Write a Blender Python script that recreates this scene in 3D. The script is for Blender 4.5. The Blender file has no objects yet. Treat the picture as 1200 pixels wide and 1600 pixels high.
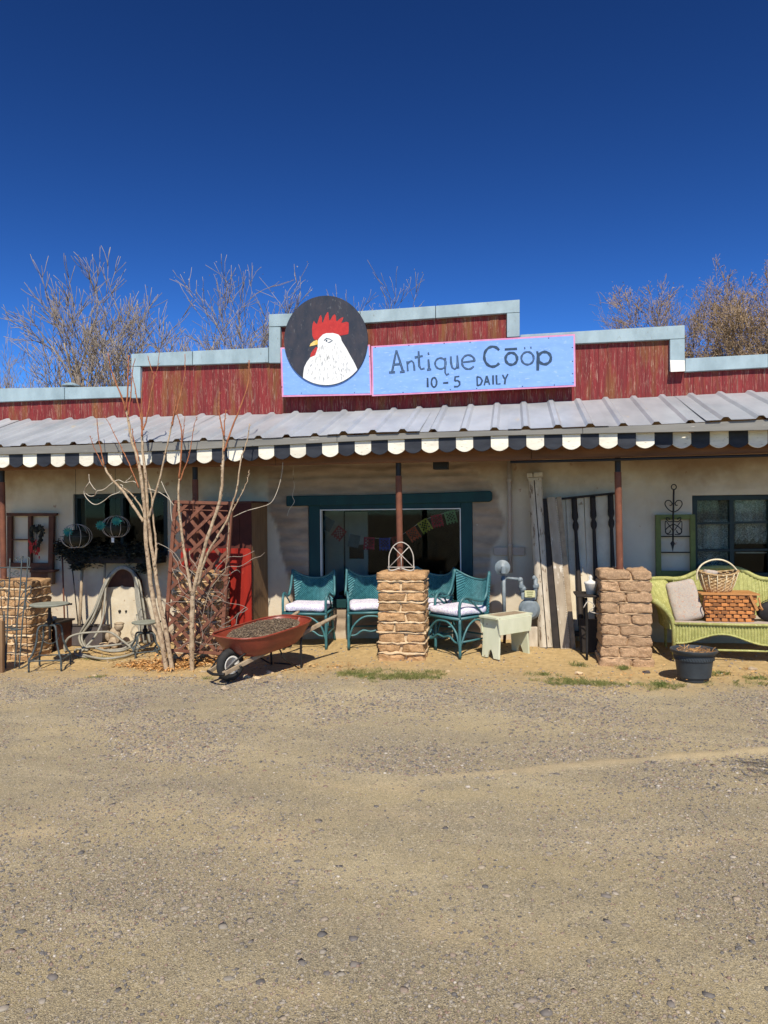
import bpy, math, random
import numpy as np
from mathutils import Vector, Matrix, noise
random.seed(7)
S = bpy.context.scene
COL = S.collection
rad = math.radians

# ---------------------------------------------------------------- camera
FPX = 1130.0                     # focal length in pixels of the 1200x1600 picture
YAW, ROLL, EYE = rad(10.2), rad(-0.6), 1.55
RC = Matrix.Rotation(YAW, 3, 'Z') @ Matrix.Rotation(rad(90), 3, 'X') @ Matrix.Rotation(ROLL, 3, 'Z')
cam = bpy.data.cameras.new('camera'); co = bpy.data.objects.new('camera', cam); COL.objects.link(co)
co.location = (0, 0, EYE); co.rotation_euler = RC.to_euler()
cam.sensor_fit = 'VERTICAL'; cam.sensor_height = 36; cam.lens = FPX / 1600 * 36
cam.clip_start = 0.05; cam.clip_end = 1500
S.camera = co
# ---------------------------------------------------------------- sky and sun
SUN_AZ, SUN_EL = rad(168), rad(49.2)
w = bpy.data.worlds.new("World"); S.world = w; w.use_nodes = True
nt = w.node_tree; nt.nodes.clear()
sky = nt.nodes.new('ShaderNodeTexSky'); sky.sky_type = 'NISHITA'; sky.sun_disc = False
sky.sun_elevation = SUN_EL; sky.sun_rotation = SUN_AZ; sky.altitude = 1800; sky.air_density = 1.0; sky.dust_density = 0.06; sky.ozone_density = 4.0
gm = nt.nodes.new('ShaderNodeGamma'); gm.inputs['Gamma'].default_value = 1.8
hs = nt.nodes.new('ShaderNodeMix'); hs.data_type = 'RGBA'; hs.blend_type = 'MULTIPLY'; hs.inputs[0].default_value = 1; hs.inputs[7].default_value = (.170, .255, .298, 1)
bg = nt.nodes.new('ShaderNodeBackground'); bg.inputs['Strength'].default_value = 0.1
wo = nt.nodes.new('ShaderNodeOutputWorld')
nt.links.new(sky.outputs[0], gm.inputs[0]); nt.links.new(gm.outputs[0], hs.inputs[6]); nt.links.new(hs.outputs[2], bg.inputs['Color']); nt.links.new(bg.outputs[0], wo.inputs[0])
sl = bpy.data.lights.new('sun', 'SUN'); so = bpy.data.objects.new('sun', sl); COL.objects.link(so)
sl.energy = 4.9; sl.angle = rad(0.5); sl.color = (1.0, 0.93, 0.82)
tosun = Vector((math.sin(SUN_AZ) * math.cos(SUN_EL), math.cos(SUN_AZ) * math.cos(SUN_EL), math.sin(SUN_EL)))
so.rotation_euler = tosun.to_track_quat('Z', 'Y').to_euler()
S.view_settings.view_transform = 'Standard'; S.view_settings.look = 'None'


S.view_settings.exposure = 0.2; S.view_settings.gamma = 1.0; S.view_settings.use_curve_mapping = False

# ---------------------------------------------------------------- placing
def U(px, py, Y):
    r = RC @ Vector(((px - 600) / FPX, -(py - 800) / FPX, -1.0))
    return Vector((0, 0, EYE)) + r * (Y / r.y)
def sstep(a, b, t):
    t = min(1, max(0, (t - a) / (b - a))); return t * t * (3 - 2 * t)
def gz(x, y):
    return -0.13 * sstep(-0.8, -5.5, x) * sstep(3.0, 7.5, y) + 0.02 * sstep(0.5, 2.5, x) * sstep(3, 7, y) + 0.035 * sstep(7.0, 8.3, y)
def G(px, py):
    z = 0.0
    for _ in range(8):
        r = RC @ Vector(((px - 600) / FPX, -(py - 800) / FPX, -1.0))
        p = Vector((0, 0, EYE)) + r * ((z - EYE) / r.z); z = gz(p.x, p.y)
    return p
def XA(px, Y, py=980): return U(px, py, Y).x
def lerp(a, b, t): return a + (b - a) * t
def pl(pts, x):
    if x <= pts[0][0]: a, b = pts[0], pts[1]
    elif x >= pts[-1][0]: a, b = pts[-2], pts[-1]
    else:
        for a, b in zip(pts, pts[1:]):
            if a[0] <= x <= b[0]: break
    return a[1] + (b[1] - a[1]) * (x - a[0]) / (b[0] - a[0])
def line(pxs, Y): return [(q.x, q.z) for q in (U(x, y, Y) for x, y in pxs)]

# ---------------------------------------------------------------- mesh builder
def smooth(pts, n=6):
    P = [Vector(p) for p in pts]; out = []
    for i in range(len(P) - 1):
        p0 = P[max(i - 1, 0)]; p1 = P[i]; p2 = P[i + 1]; p3 = P[min(i + 2, len(P) - 1)]
        for k in range(n):
            t = k / n
            out.append(0.5 * ((2 * p1) + (p2 - p0) * t + (2 * p0 - 5 * p1 + 4 * p2 - p3) * t * t + (3 * p1 - p0 - 3 * p2 + p3) * t ** 3))
    out.append(P[-1]); return out
def wloc(o):
    l = Vector((0, 0, 0))
    while o: l += Vector(o.location); o = o.parent
    return l
class MB:
    def __init__(s): s.v = []; s.f = []
    def add(s, vs, fs):
        n = len(s.v); s.v.extend([tuple(v) for v in vs]); s.f.extend([tuple(i + n for i in f) for f in fs]); return s
    def box(s, c, d, rot=None):
        x, y, z = d[0] / 2, d[1] / 2, d[2] / 2
        vs = [Vector((a, b, e)) for a in (-x, x) for b in (-y, y) for e in (-z, z)]
        if rot: vs = [rot @ v for v in vs]
        return s.add([v + Vector(c) for v in vs], [(0, 1, 3, 2), (4, 6, 7, 5), (0, 4, 5, 1), (2, 3, 7, 6), (0, 2, 6, 4), (1, 5, 7, 3)])
    def tube(s, pts, r, seg=6, closed=False):
        P = [Vector(p) for p in pts]; n = len(P)
        R = r if isinstance(r, (list, tuple)) else [r] * n
        if len(R) != n: R = [lerp(R[0], R[-1], i / (n - 1)) for i in range(n)]
        t0 = (P[1] - P[0]).normalized(); up = Vector((0, 0, 1)) if abs(t0.z) < .9 else Vector((1, 0, 0))
        nx = t0.cross(up).normalized(); vs = []
        for i in range(n):
            if closed: t = (P[(i + 1) % n] - P[i - 1])
            else: t = P[min(i + 1, n - 1)] - P[max(i - 1, 0)]
            t = t.normalized() if t.length > 1e-9 else t0
            nx = (nx - t * nx.dot(t)); nx = nx.normalized() if nx.length > 1e-6 else t.orthogonal().normalized()
            ny = t.cross(nx)
            for k in range(seg):
                a = 2 * math.pi * k / seg; vs.append(P[i] + (nx * math.cos(a) + ny * math.sin(a)) * R[i])
        fs = []
        for i in range(n if closed else n - 1):
            a = i * seg; b = ((i + 1) % n) * seg
            for k in range(seg): fs.append((a + k, a + (k + 1) % seg, b + (k + 1) % seg, b + k))
        if not closed:
            fs.append(tuple(range(seg - 1, -1, -1))); fs.append(tuple(range((n - 1) * seg, n * seg)))
        return s.add(vs, fs)
    def lathe(s, prof, seg=20, c=(0, 0, 0), rot=None, sy=1.0):
        vs = []; fs = []; n = len(prof)
        for r, z in prof:
            for k in range(seg):
                a = 2 * math.pi * k / seg; q = Vector((r * math.cos(a), r * math.sin(a) * sy, z))
                vs.append((rot @ q if rot else q) + Vector(c))
        for i in range(n - 1):
            for k in range(seg): fs.append((i * seg + k, i * seg + (k + 1) % seg, (i + 1) * seg + (k + 1) % seg, (i + 1) * seg + k))
        if prof[0][0] > 1e-4: fs.append(tuple(range(seg - 1, -1, -1)))
        if prof[-1][0] > 1e-4: fs.append(tuple(range((n - 1) * seg, n * seg)))
        return s.add(vs, fs)
    def prism(s, poly, y0, y1):           # poly of (x,z), extruded in y
        n = len(poly); vs = [(x, y0, z) for x, z in poly] + [(x, y1, z) for x, z in poly]
        fs = [tuple(range(n)), tuple(range(2 * n - 1, n - 1, -1))] + [(i, n + i, n + (i + 1) % n, (i + 1) % n) for i in range(n)]
        return s.add(vs, fs)
    def pprism(s, px, Y, th): return s.prism([(q.x, q.z) for q in (U(a, b, Y) for a, b in px)], Y, Y + th)
    def ell(s, c, r, seg=12, ring=8, rot=None):
        prof = [(math.sin(math.pi * i / ring), -math.cos(math.pi * i / ring)) for i in range(ring + 1)]
        vs = []; fs = []
        for a, z in prof:
            for k in range(seg):
                t = 2 * math.pi * k / seg; q = Vector((a * math.cos(t) * r[0], a * math.sin(t) * r[1], z * r[2]))
                vs.append((rot @ q if rot else q) + Vector(c))
        for i in range(ring):
            for k in range(seg): fs.append((i * seg + k, i * seg + (k + 1) % seg, (i + 1) * seg + (k + 1) % seg, (i + 1) * seg + k))
        return s.add(vs, fs)
    def grid(s, fn, nu, nv):
        vs = [fn(i / nu, j / nv) for j in range(nv + 1) for i in range(nu + 1)]
        fs = [(j * (nu + 1) + i, j * (nu + 1) + i + 1, (j + 1) * (nu + 1) + i + 1, (j + 1) * (nu + 1) + i) for j in range(nv) for i in range(nu)]
        return s.add(vs, fs)
    def shell(s, fn, nu, nv, th):         # closed two sided sheet, th = thickness vector fn(u,v)
        m = len(s.v); s.grid(fn, nu, nv); s.grid(lambda u, v: Vector(fn(u, v)) + th(u, v), nu, nv)
        k = (nu + 1) * (nv + 1); b = list(range(nu + 1)) + [(j + 1) * (nu + 1) + nu for j in range(nv)]
        b += [nv * (nu + 1) + i for i in range(nu - 1, -1, -1)] + [j * (nu + 1) for j in range(nv - 1, 0, -1)]
        for a, c in zip(b, b[1:] + b[:1]): s.f.append((m + a, m + c, m + c + k, m + a + k))
        return s
    def rbox(s, c, d, r=.02, n=3, amp=.004, fr=14, rot=None, seed=0):
        h = Vector(d) / 2; r = min(r, min(h) * .98); off = Vector((seed * 3.1, seed * 1.7, seed * 7.3)); key = {}; vs = []; fs = []
        def vert(p):
            k = (round(p[0], 4), round(p[1], 4), round(p[2], 4))
            if k not in key:
                q = Vector((p[0] * h.x, p[1] * h.y, p[2] * h.z)); inn = Vector([max(-(h[i] - r), min(h[i] - r, q[i])) for i in range(3)])
                dd = q - inn
                if dd.length > 1e-9: q = inn + dd.normalized() * r
                q = q + noise.noise_vector((q + off) * fr) * amp + noise.noise_vector((q + off) * fr * 3.3) * amp * .35
                key[k] = len(vs); vs.append((rot @ q if rot else q) + Vector(c))
            return key[k]
        T = [-1 + 2 * i / n for i in range(n + 1)]
        e = min(.9, 1 - r / max(h)) if n < 5 else None
        if n == 3: T = [-1, -1 + max(.12, r / max(h)), 1 - max(.12, r / max(h)), 1]
        for ax in range(3):
            for sg in (-1, 1):
                for i in range(n):
                    for j in range(n):
                        q = []
                        for a, b in ((i, j), (i + 1, j), (i + 1, j + 1), (i, j + 1)):
                            p = [0, 0, 0]; p[ax] = sg; p[(ax + 1) % 3] = T[a]; p[(ax + 2) % 3] = T[b]; q.append(vert(p))
                        fs.append(tuple(q if sg > 0 else q[::-1]))
        return s.add(vs, fs)
    def ribbon(s, pts, w, Y):             # painted stroke facing -y, pts (x,z), w widths
        P = [Vector((a, b)) for a, b in pts]; n = len(P)
        W = w if isinstance(w, list) else [w] * n
        vs = []
        for i in range(n):
            t = P[min(i + 1, n - 1)] - P[max(i - 1, 0)]; t.normalize(); nn = Vector((-t.y, t.x)) * W[i] / 2
            vs += [(P[i].x + nn.x, Y, P[i].y + nn.y), (P[i].x - nn.x, Y, P[i].y - nn.y)]
        return s.add(vs, [(2 * i, 2 * i + 1, 2 * i + 3, 2 * i + 2) for i in range(n - 1)])
    def build(s, name, mat, parent=None, world=False, smooth=False, bevel=0, kind=None):
        me = bpy.data.meshes.new(name)
        v = s.v
        if world and parent:
            l = wloc(parent); v = [(a - l.x, b - l.y, c - l.z) for a, b, c in v]
        me.from_pydata(v, [], s.f); me.validate()
        me.materials.append(mat)
        if smooth:
            me.polygons.foreach_set('use_smooth', [True] * len(me.polygons))
        o = bpy.data.objects.new(name, me); COL.objects.link(o)
        if parent: o.parent = parent
        if smooth == 'auto':
            try:
                me.set_sharp_from_angle(angle=rad(40))
            except Exception: pass
        if bevel:
            b = o.modifiers.new('bevel', 'BEVEL'); b.width = bevel; b.segments = 1; b.limit_method = 'ANGLE'
        if kind: o['kind'] = kind
        return o
def fixn(o):
    import bmesh
    bm = bmesh.new(); bm.from_mesh(o.data); bmesh.ops.recalc_face_normals(bm, faces=bm.faces); bm.to_mesh(o.data); bm.free(); return o
def tag(o, label, cat, group=None):
    o['label'] = label; o['category'] = cat
    if group: o['group'] = group
    return o
def thing(name, label, cat, loc=(0, 0, 0), rz=0, group=None):
    o = bpy.data.objects.new(name, None); COL.objects.link(o); o.empty_display_size = .1
    o.location = loc; o.rotation_euler = (0, 0, rz); return tag(o, label, cat, group)
def struct(o): o['kind'] = 'structure'; return o
def copy_tree(o, parent=None):
    c = o.copy(); COL.objects.link(c)
    if parent: c.parent = parent
    for ch in list(o.children): copy_tree(ch, c)
    return c

# ---------------------------------------------------------------- materials
def nodes(name):
    m = bpy.data.materials.new(name); m.use_nodes = True; t = m.node_tree; b = t.nodes['Principled BSDF']; return m, t, b
def tc(t, scale=(1, 1, 1), kind='Object'):
    c = t.nodes.new('ShaderNodeTexCoord'); mp = t.nodes.new('ShaderNodeMapping'); mp.inputs['Scale'].default_value = scale
    t.links.new(c.outputs[kind], mp.inputs[0]); return mp.outputs[0]
def nz(t, vec, scale, detail=4, rough=.6, dist=0):
    n = t.nodes.new('ShaderNodeTexNoise'); n.inputs['Scale'].default_value = scale; n.inputs['Detail'].default_value = detail
    n.inputs['Roughness'].default_value = rough; n.inputs['Distortion'].default_value = dist
    t.links.new(vec, n.inputs['Vector']); return n.outputs['Fac']
def ramp(t, fac, stops):
    r = t.nodes.new('ShaderNodeValToRGB'); e = r.color_ramp.elements
    while len(e) < len(stops): e.new(.5)
    for i, (p, c) in enumerate(stops):
        e[i].position = p; e[i].color = (c, c, c, 1) if not isinstance(c, (tuple, list)) else (*c, 1)
    t.links.new(fac, r.inputs[0]); return r.outputs[0]
def mix(t, fac, a, b, mode='MIX'):
    m = t.nodes.new('ShaderNodeMix'); m.data_type = 'RGBA'; m.blend_type = mode
    for s, k in ((fac, 0), (a, 6), (b, 7)):
        if isinstance(s, (int, float)): m.inputs[k].default_value = s
        elif isinstance(s, (tuple, list)): m.inputs[k].default_value = (*s, 1)
        else: t.links.new(s, m.inputs[k])
    return m.outputs[2]
def math_(t, op, a, b=0.0, c=None):
    m = t.nodes.new('ShaderNodeMath'); m.operation = op
    for i, s in enumerate((a, b) if c is None else (a, b, c)):
        if isinstance(s, (int, float)): m.inputs[i].default_value = s
        else: t.links.new(s, m.inputs[i])
    return m.outputs[0]
def bump(t, b, h, strength=.3, dist=.01):
    n = t.nodes.new('ShaderNodeBump'); n.inputs['Strength'].default_value = strength; n.inputs['Distance'].default_value = dist
    t.links.new(h, n.inputs['Height']); t.links.new(n.outputs[0], b.inputs['Normal'])
def orandom(t, col, amt):
    g = t.nodes.new('ShaderNodeObjectInfo'); k = t.nodes.new('ShaderNodeHueSaturation')
    t.links.new(math_(t, 'MULTIPLY_ADD', g.outputs['Random'], amt, 1 - amt / 2), k.inputs['Value'])
    k.inputs['Saturation'].default_value = 1; t.links.new(col, k.inputs['Color']); return k.outputs[0]
def mat(name, c1, c2=None, sc=8, rough=.8, bmp=.3, bsc=40, stretch=(1, 1, 1), lo=.35, hi=.65, metal=0, c3=None, spec=.3, dist=.006, sc3=60, lo3=.62, island=0, orand=0):
    m, t, b = nodes(name)
    c2 = c2 or tuple(x * .75 for x in c1)
    v = tc(t, stretch)
    col = mix(t, ramp(t, nz(t, v, sc, 6), [(lo, 0.), (hi, 1.)]), c1, c2)
    if c3: col = mix(t, ramp(t, nz(t, v, sc3, 5), [(lo3, 0.), (lo3 + .06, 1.)]), col, c3)
    if island:
        g = t.nodes.new('ShaderNodeNewGeometry')
        k = t.nodes.new('ShaderNodeHueSaturation'); t.links.new(math_(t, 'MULTIPLY_ADD', g.outputs['Random Per Island'], island, 1 - island / 2), k.inputs['Value'])
        t.links.new(col, k.inputs['Color']); col = k.outputs[0]
    if orand: col = orandom(t, col, orand)
    t.links.new(col, b.inputs['Base Color']); b.inputs['Roughness'].default_value = rough; b.inputs['Metallic'].default_value = metal
    b.inputs['Specular IOR Level'].default_value = spec
    if bmp: bump(t, b, nz(t, v, bsc, 5, .7), bmp, dist)
    return m
M = {}
M['galv'] = mat('galvanised_metal', (.34, .36, .37), (.46, .475, .48), 3, .42, .15, 6, (1, .35, 1), c3=(.50, .44, .34), sc3=5, lo3=.64, spec=.5, metal=.15, orand=.12)
M['trim'] = mat('pale_blue_flashing', (.35, .45, .475), (.25, .33, .35), 2.5, .5, .12, 6, (2, 1, 1), c3=(.22, .25, .24), sc3=9, lo3=.66, spec=.45)
M['fascia'] = mat('grey_fascia', (.24, .23, .20), (.17, .165, .145), 3, .6, .2, 30, (.4, 1, 3), c3=(.5, .47, .4), sc3=14, lo3=.68)
M['white_sc'] = mat('cream_painted_wood', (.80, .76, .62), (.66, .62, .50), 5, .75, .3, 60, (1, 1, 4), c3=(.40, .35, .25), sc3=20, lo3=.62, orand=.18)
M['black_sc'] = mat('black_painted_wood', (.014, .016, .022), (.03, .034, .042), 5, .6, .3, 60, (1, 1, 4), c3=(.16, .16, .16), sc3=24, lo3=.72)
M['beam'] = mat('brown_timber', (.22, .10, .045), (.13, .06, .03), 6, .8, .4, 40, (.3, 1, 3))
M['rust'] = mat('rusty_pipe', (.20, .075, .04), (.12, .045, .028), 9, .75, .25, 60, c3=(.30, .15, .09), sc3=30, lo3=.66)
M['black'] = mat('black_paint', (.012, .012, .013), (.02, .02, .02), 8, .5, .1, 40)
M['teal_frame'] = mat('dark_teal_paint', (.006, .048, .048), (.005, .034, .036), 7, .6, .25, 40, (1, 1, .4), c3=(.04, .15, .15), sc3=30, lo3=.7)
M['green_frame'] = mat('dark_green_black_paint', (.012, .022, .020), (.02, .035, .028), 7, .5, .2, 40)
M['white_paint'] = mat('white_paint', (.72, .70, .64), (.6, .58, .52), 5, .6, .2, 40)
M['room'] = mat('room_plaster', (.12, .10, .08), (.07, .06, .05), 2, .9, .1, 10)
M['mortar_tan'] = mat('tan_mud_mortar', (.54, .37, .215), (.42, .28, .16), 18, .95, .8, 70, c3=(.62, .45, .28), sc3=50, lo3=.62, dist=.012)
M['mortar'] = mat('mud_mortar', (.70, .53, .32), (.56, .40, .23), 18, .95, .7, 70, c3=(.76, .60, .40), sc3=50, lo3=.6, dist=.012)
M['brick_a'] = mat('adobe_brick_ochre', (.54, .33, .16), (.40, .23, .105), 16, .95, .9, 60, c3=(.62, .38, .18), sc3=40, lo3=.58, dist=.02, orand=.35)
M['brick_b'] = mat('adobe_brick_pink', (.58, .375, .21), (.40, .25, .14), 34, .95, .9, 90, c3=(.68, .45, .26), sc3=70, lo3=.56, dist=.02, orand=.25)
M['teal_wicker'] = mat('teal_wicker', (.055, .215, .235), (.022, .12, .14), 25, .55, .3, 120, c3=(.17, .40, .42), sc3=90, lo3=.6, spec=.5)
M['teal_cane'] = mat('teal_cane', (.05, .165, .17), (.035, .12, .13), 12, .45, .15, 60, c3=(.13, .30, .30), sc3=40, lo3=.66, spec=.5)
M['lime'] = mat('lime_wicker', (.42, .41, .14), (.29, .29, .085), 18, .65, .2, 100, c3=(.56, .54, .24), sc3=80, lo3=.58, spec=.35)
M['lattice'] = mat('reddish_brown_lath', (.19, .075, .042), (.13, .05, .03), 10, .75, .3, 60, c3=(.30, .15, .10), sc3=30, lo3=.64)
M['iron'] = mat('weathered_iron', (.07, .09, .09), (.045, .05, .05), 20, .6, .2, 80, c3=(.16, .19, .18), sc3=50, lo3=.62)
M['black_iron'] = mat('black_iron', (.012, .011, .011), (.02, .017, .015), 20, .55, .2, 80)
M['pale_metal'] = mat('pale_wire', (.55, .50, .42), (.4, .36, .3), 20, .55, .1, 60)
M['barrow'] = mat('faded_red_steel', (.28, .052, .026), (.20, .036, .02), 6, .42, .15, 50, c3=(.42, .13, .08), sc3=25, lo3=.68, spec=.5)
M['oldwood'] = mat('weathered_wood', (.40, .31, .20), (.26, .19, .12), 12, .85, .4, 60, (1, 1, 1), c3=(.5, .42, .3), sc3=40, lo3=.64)
M['rubber'] = mat('rubber', (.018, .018, .018), (.035, .033, .03), 12, .85, .3, 80)
M['bark'] = mat('pale_bark', (.52, .40, .26), (.31, .215, .13), 26, .85, .8, 60, (1, 1, .7), c3=(.13, .08, .05), sc3=38, lo3=.58, dist=.01)
M['twig_red'] = mat('russet_twig_bark', (.40, .15, .06), (.26, .09, .04), 20, .7, .3, 80, (1, 1, .5), c3=(.5, .3, .16), sc3=50, lo3=.64)
M['treebark'] = mat('grey_tree_bark', (.23, .19, .15), (.13, .105, .085), 3, .9, .2, 10)
M['treetwig'] = mat('grey_brown_twigs', (.38, .32, .25), (.17, .14, .11), .8, .9, 0, 10)
M['darkbark'] = mat('dark_tree_bark', (.075, .058, .045), (.12, .09, .065), 3, .9, .2, 10)
M['browntwig'] = mat('tan_brown_twigs', (.36, .255, .15), (.21, .15, .09), .9, .9, 0, 10, c3=(.40, .29, .18), sc3=3, lo3=.6)
M['lime_paint'] = mat('pale_green_paint', (.66, .67, .49), (.56, .58, .40), 6, .65, .3, 50, (1, 1, .5), c3=(.34, .27, .17), sc3=22, lo3=.68)
M['gray_metal'] = mat('grey_gas_pipe', (.22, .26, .28), (.15, .18, .19), 14, .5, .15, 50, c3=(.34, .37, .37), sc3=30, lo3=.66, spec=.5)
M['pipe_beige'] = mat('beige_conduit', (.45, .36, .28), (.38, .30, .23), 8, .7, .15, 40)
M['plaster_old'] = mat('weathered_white_wood', (.62, .55, .43), (.44, .37, .27), 14, .85, .5, 50, (1, 1, .3), c3=(.20, .14, .09), sc3=26, lo3=.58)
M['darkwood'] = mat('dark_wood', (.020, .016, .013), (.035, .026, .02), 10, .7, .3, 50)
M['frame_brown'] = mat('dark_brown_wood', (.12, .045, .025), (.07, .028, .017), 10, .7, .3, 50)
M['olive'] = mat('olive_green_paint', (.17, .20, .06), (.12, .14, .045), 10, .75, .3, 50, c3=(.09, .07, .04), sc3=25, lo3=.66)
M['redwood'] = mat('red_painted_boards', (.34, .020, .009), (.24, .014, .007), 7, .6, .2, 50, (2, 2, .3), c3=(.5, .08, .04), sc3=30, lo3=.68)
M['brownside'] = mat('brown_raw_board', (.26, .155, .075), (.19, .11, .055), 8, .8, .3, 50, (2, 2, .3))
M['pot'] = mat('charcoal_plastic', (.045, .055, .062), (.035, .042, .048), 10, .55, .1, 60, c3=(.09, .095, .095), sc3=25, lo3=.68)
M['leaf_dry'] = mat('dry_leaves', (.55, .30, .10), (.36, .17, .05), 9, .8, 0, 60, c3=(.62, .44, .22), sc3=14, lo3=.55, island=.9)
M['dark_leaf'] = mat('dark_withered_leaves', (.016, .020, .013), (.035, .036, .026), 20, .8, 0, 60, island=.9)
M['grass'] = mat('short_green_grass', (.12, .155, .035), (.24, .22, .075), 6, .8, 0, 60, c3=(.36, .30, .13), sc3=9, lo3=.56, island=.7)
M['succulent'] = mat('teal_plastic_leaf', (.02, .22, .17), (.015, .14, .11), 20, .4, 0, 60)
M['hose'] = mat('pale_grey_hose', (.34, .32, .25), (.25, .23, .18), 14, .6, .15, 90, spec=.4)
M['honey'] = mat('honey_splint', (.50, .20, .055), (.38, .14, .035), 14, .5, .3, 90, (1, 1, 3), c3=(.60, .32, .12), sc3=60, lo3=.62, spec=.45, orand=.9)
M['honey_lid'] = mat('honey_board', (.52, .25, .09), (.42, .19, .06), 10, .5, .2, 60, (.5, 2, 2))
M['straw'] = mat('tan_wicker', (.50, .34, .16), (.34, .21, .09), 30, .6, .3, 120, c3=(.68, .55, .34), sc3=60, lo3=.56)
M['cream_cane'] = mat('cream_cane', (.75, .66, .45), (.6, .5, .32), 20, .5, .2, 80)
M['blackcloth'] = mat('black_cloth', (.012, .011, .012), (.02, .018, .018), 20, .7, .3, 80)
M['soil'] = mat('dry_debris', (.16, .11, .07), (.09, .06, .04), 60, .95, .8, 120, c3=(.42, .34, .22), sc3=90, lo3=.55)
M['stone'] = mat('garden_stone', (.46, .36, .24), (.33, .25, .16), 20, .9, .7, 40)
M['slate'] = mat('grey_brown_panel', (.10, .085, .08), (.075, .062, .058), 8, .8, .2, 40)
M['blue_glass'] = mat('pale_blue_glass', (.35, .48, .56), (.2, .3, .4), 40, .15, 0, 60)
M['panel'] = mat('weathered_tan_board', (.44, .37, .27), (.30, .24, .17), 14, .85, .5, 50, (1, 1, .25), c3=(.62, .56, .45), sc3=26, lo3=.6)
M['doorbrown'] = mat('dark_red_brown_door', (.10, .025, .015), (.07, .018, .012), 6, .7, .2, 50)
M['cream_panel'] = mat('stained_cream_panel', (.68, .60, .44), (.56, .47, .32), 5, .8, .3, 40, c3=(.34, .24, .14), sc3=16, lo3=.64)
M['sage'] = mat('sage_seat_paint', (.30, .31, .25), (.22, .23, .18), 14, .6, .15, 50, c3=(.14, .10, .07), sc3=26, lo3=.66)
M['yellow_label'] = mat('faded_yellow_label', (.60, .58, .32), (.5, .48, .26), 30, .6, .1, 60)
M['ink'] = mat('navy_lettering', (.022, .045, .085), (.035, .075, .13), 25, .7, 0, 60, c3=(.14, .26, .48), sc3=70, lo3=.72)
M['signblue'] = mat('sky_blue_sign_paint', (.185, .34, .69), (.225, .395, .75), 4.5, .6, .1, 30, (1, 1, 3), c3=(.31, .46, .76), sc3=16, lo3=.60)
M['pink'] = mat('pink_edge_paint', (.60, .22, .38), (.68, .32, .46), 8, .6, .1, 30)
M['disc'] = mat('charcoal_navy_paint', (.022, .030, .046), (.045, .044, .056), 7, .75, .15, 40, (1.5, 1, .8), c3=(.085, .09, .10), sc3=22, lo3=.62)
M['comb'] = mat('comb_red_paint', (.50, .035, .030), (.40, .025, .025), 22, .7, .1, 40, c3=(.58, .15, .12), sc3=40, lo3=.64)
M['hen'] = mat('white_feather_paint', (.78, .77, .72), (.70, .70, .67), 14, .7, .1, 40, (3, 1, .6))
M['beak'] = mat('yellow_beak_paint', (.70, .42, .05), (.75, .55, .2), 20, .7, 0, 40)
M['white_ink'] = mat('grey_feather_marks', (.10, .12, .14), (.2, .23, .26), 20, .7, 0, 40)
M['nail'] = mat('nail_heads', (.02, .02, .02), None, 20, .5, 0, 40)

def siding():
    m, t, b = nodes('worn_red_siding')
    v = tc(t, (1, 1, 1)); vs = tc(t, (26, 1, 2.2)); vf = tc(t, (95, 1, 5.5)); vg = tc(t, (9, 1, 1.1))
    red = mix(t, ramp(t, nz(t, vs, 1.2, 5), [(.35, 0.), (.62, 1.)]), (.225, .017, .018), (.14, .012, .012))
    oc = mix(t, ramp(t, nz(t, vg, 1.0, 4), [(.50, 0.), (.66, .8)]), red, (.19, .075, .016))
    gr = mix(t, ramp(t, nz(t, vs, 1.9, 6, .7, .6), [(.58, 0.), (.69, .65)]), oc, (.22, .16, .12))
    wh = mix(t, ramp(t, nz(t, vf, 1.0, 5, .7, 1.2), [(.57, 0.), (.64, .75)]), gr, (.44, .27, .19))
    wh = orandom(t, wh, .12)
    t.links.new(wh, b.inputs['Base Color']); b.inputs['Roughness'].default_value = .8
    bump(t, b, nz(t, vf, 1.2, 5), .5, .006); return m
M['siding'] = siding()

def wallmat():
    m, t, b = nodes('cream_stucco_with_bare_adobe')
    v = tc(t); at = t.nodes.new('ShaderNodeAttribute'); at.attribute_name = 'mud'
    base = mix(t, ramp(t, nz(t, v, 1.6, 5), [(.35, 0.), (.7, 1.)]), (.62, .545, .41), (.51, .425, .30))
    st = mix(t, ramp(t, nz(t, tc(t, (1, 1, .6)), 2.3, 6, .65), [(.55, 0.), (.75, .55)]), base, (.40, .30, .20))
    sp = mix(t, ramp(t, nz(t, v, 9, 3), [(.70, 0.), (.73, .7)]), st, (.33, .17, .11))
    # brown stains towards the wall top, with porch shade deepened into their colour
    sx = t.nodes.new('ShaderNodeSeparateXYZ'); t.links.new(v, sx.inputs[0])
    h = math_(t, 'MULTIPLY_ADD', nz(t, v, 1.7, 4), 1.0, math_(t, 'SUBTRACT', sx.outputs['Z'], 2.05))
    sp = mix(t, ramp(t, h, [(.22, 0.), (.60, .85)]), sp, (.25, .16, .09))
    low = math_(t, 'MULTIPLY_ADD', nz(t, v, 3, 4), .5, math_(t, 'SUBTRACT', .15, sx.outputs['Z']))
    sp = mix(t, ramp(t, low, [(.22, 0.), (.40, .6)]), sp, (.38, .27, .17))
    mud = mix(t, ramp(t, nz(t, tc(t, (1, 1, 2.5)), 4, 6), [(.35, 0.), (.65, 1.)]), (.40, .30, .205), (.29, .215, .145))
    col = mix(t, at.outputs['Fac'], sp, mud)
    t.links.new(col, b.inputs['Base Color']); b.inputs['Roughness'].default_value = .95
    hh = math_(t, 'ADD', nz(t, v, 14, 6, .7), math_(t, 'MULTIPLY', nz(t, v, 90, 3), .3)); bump(t, b, hh, .35, .012); return m
M['wall'] = wallmat()

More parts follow.
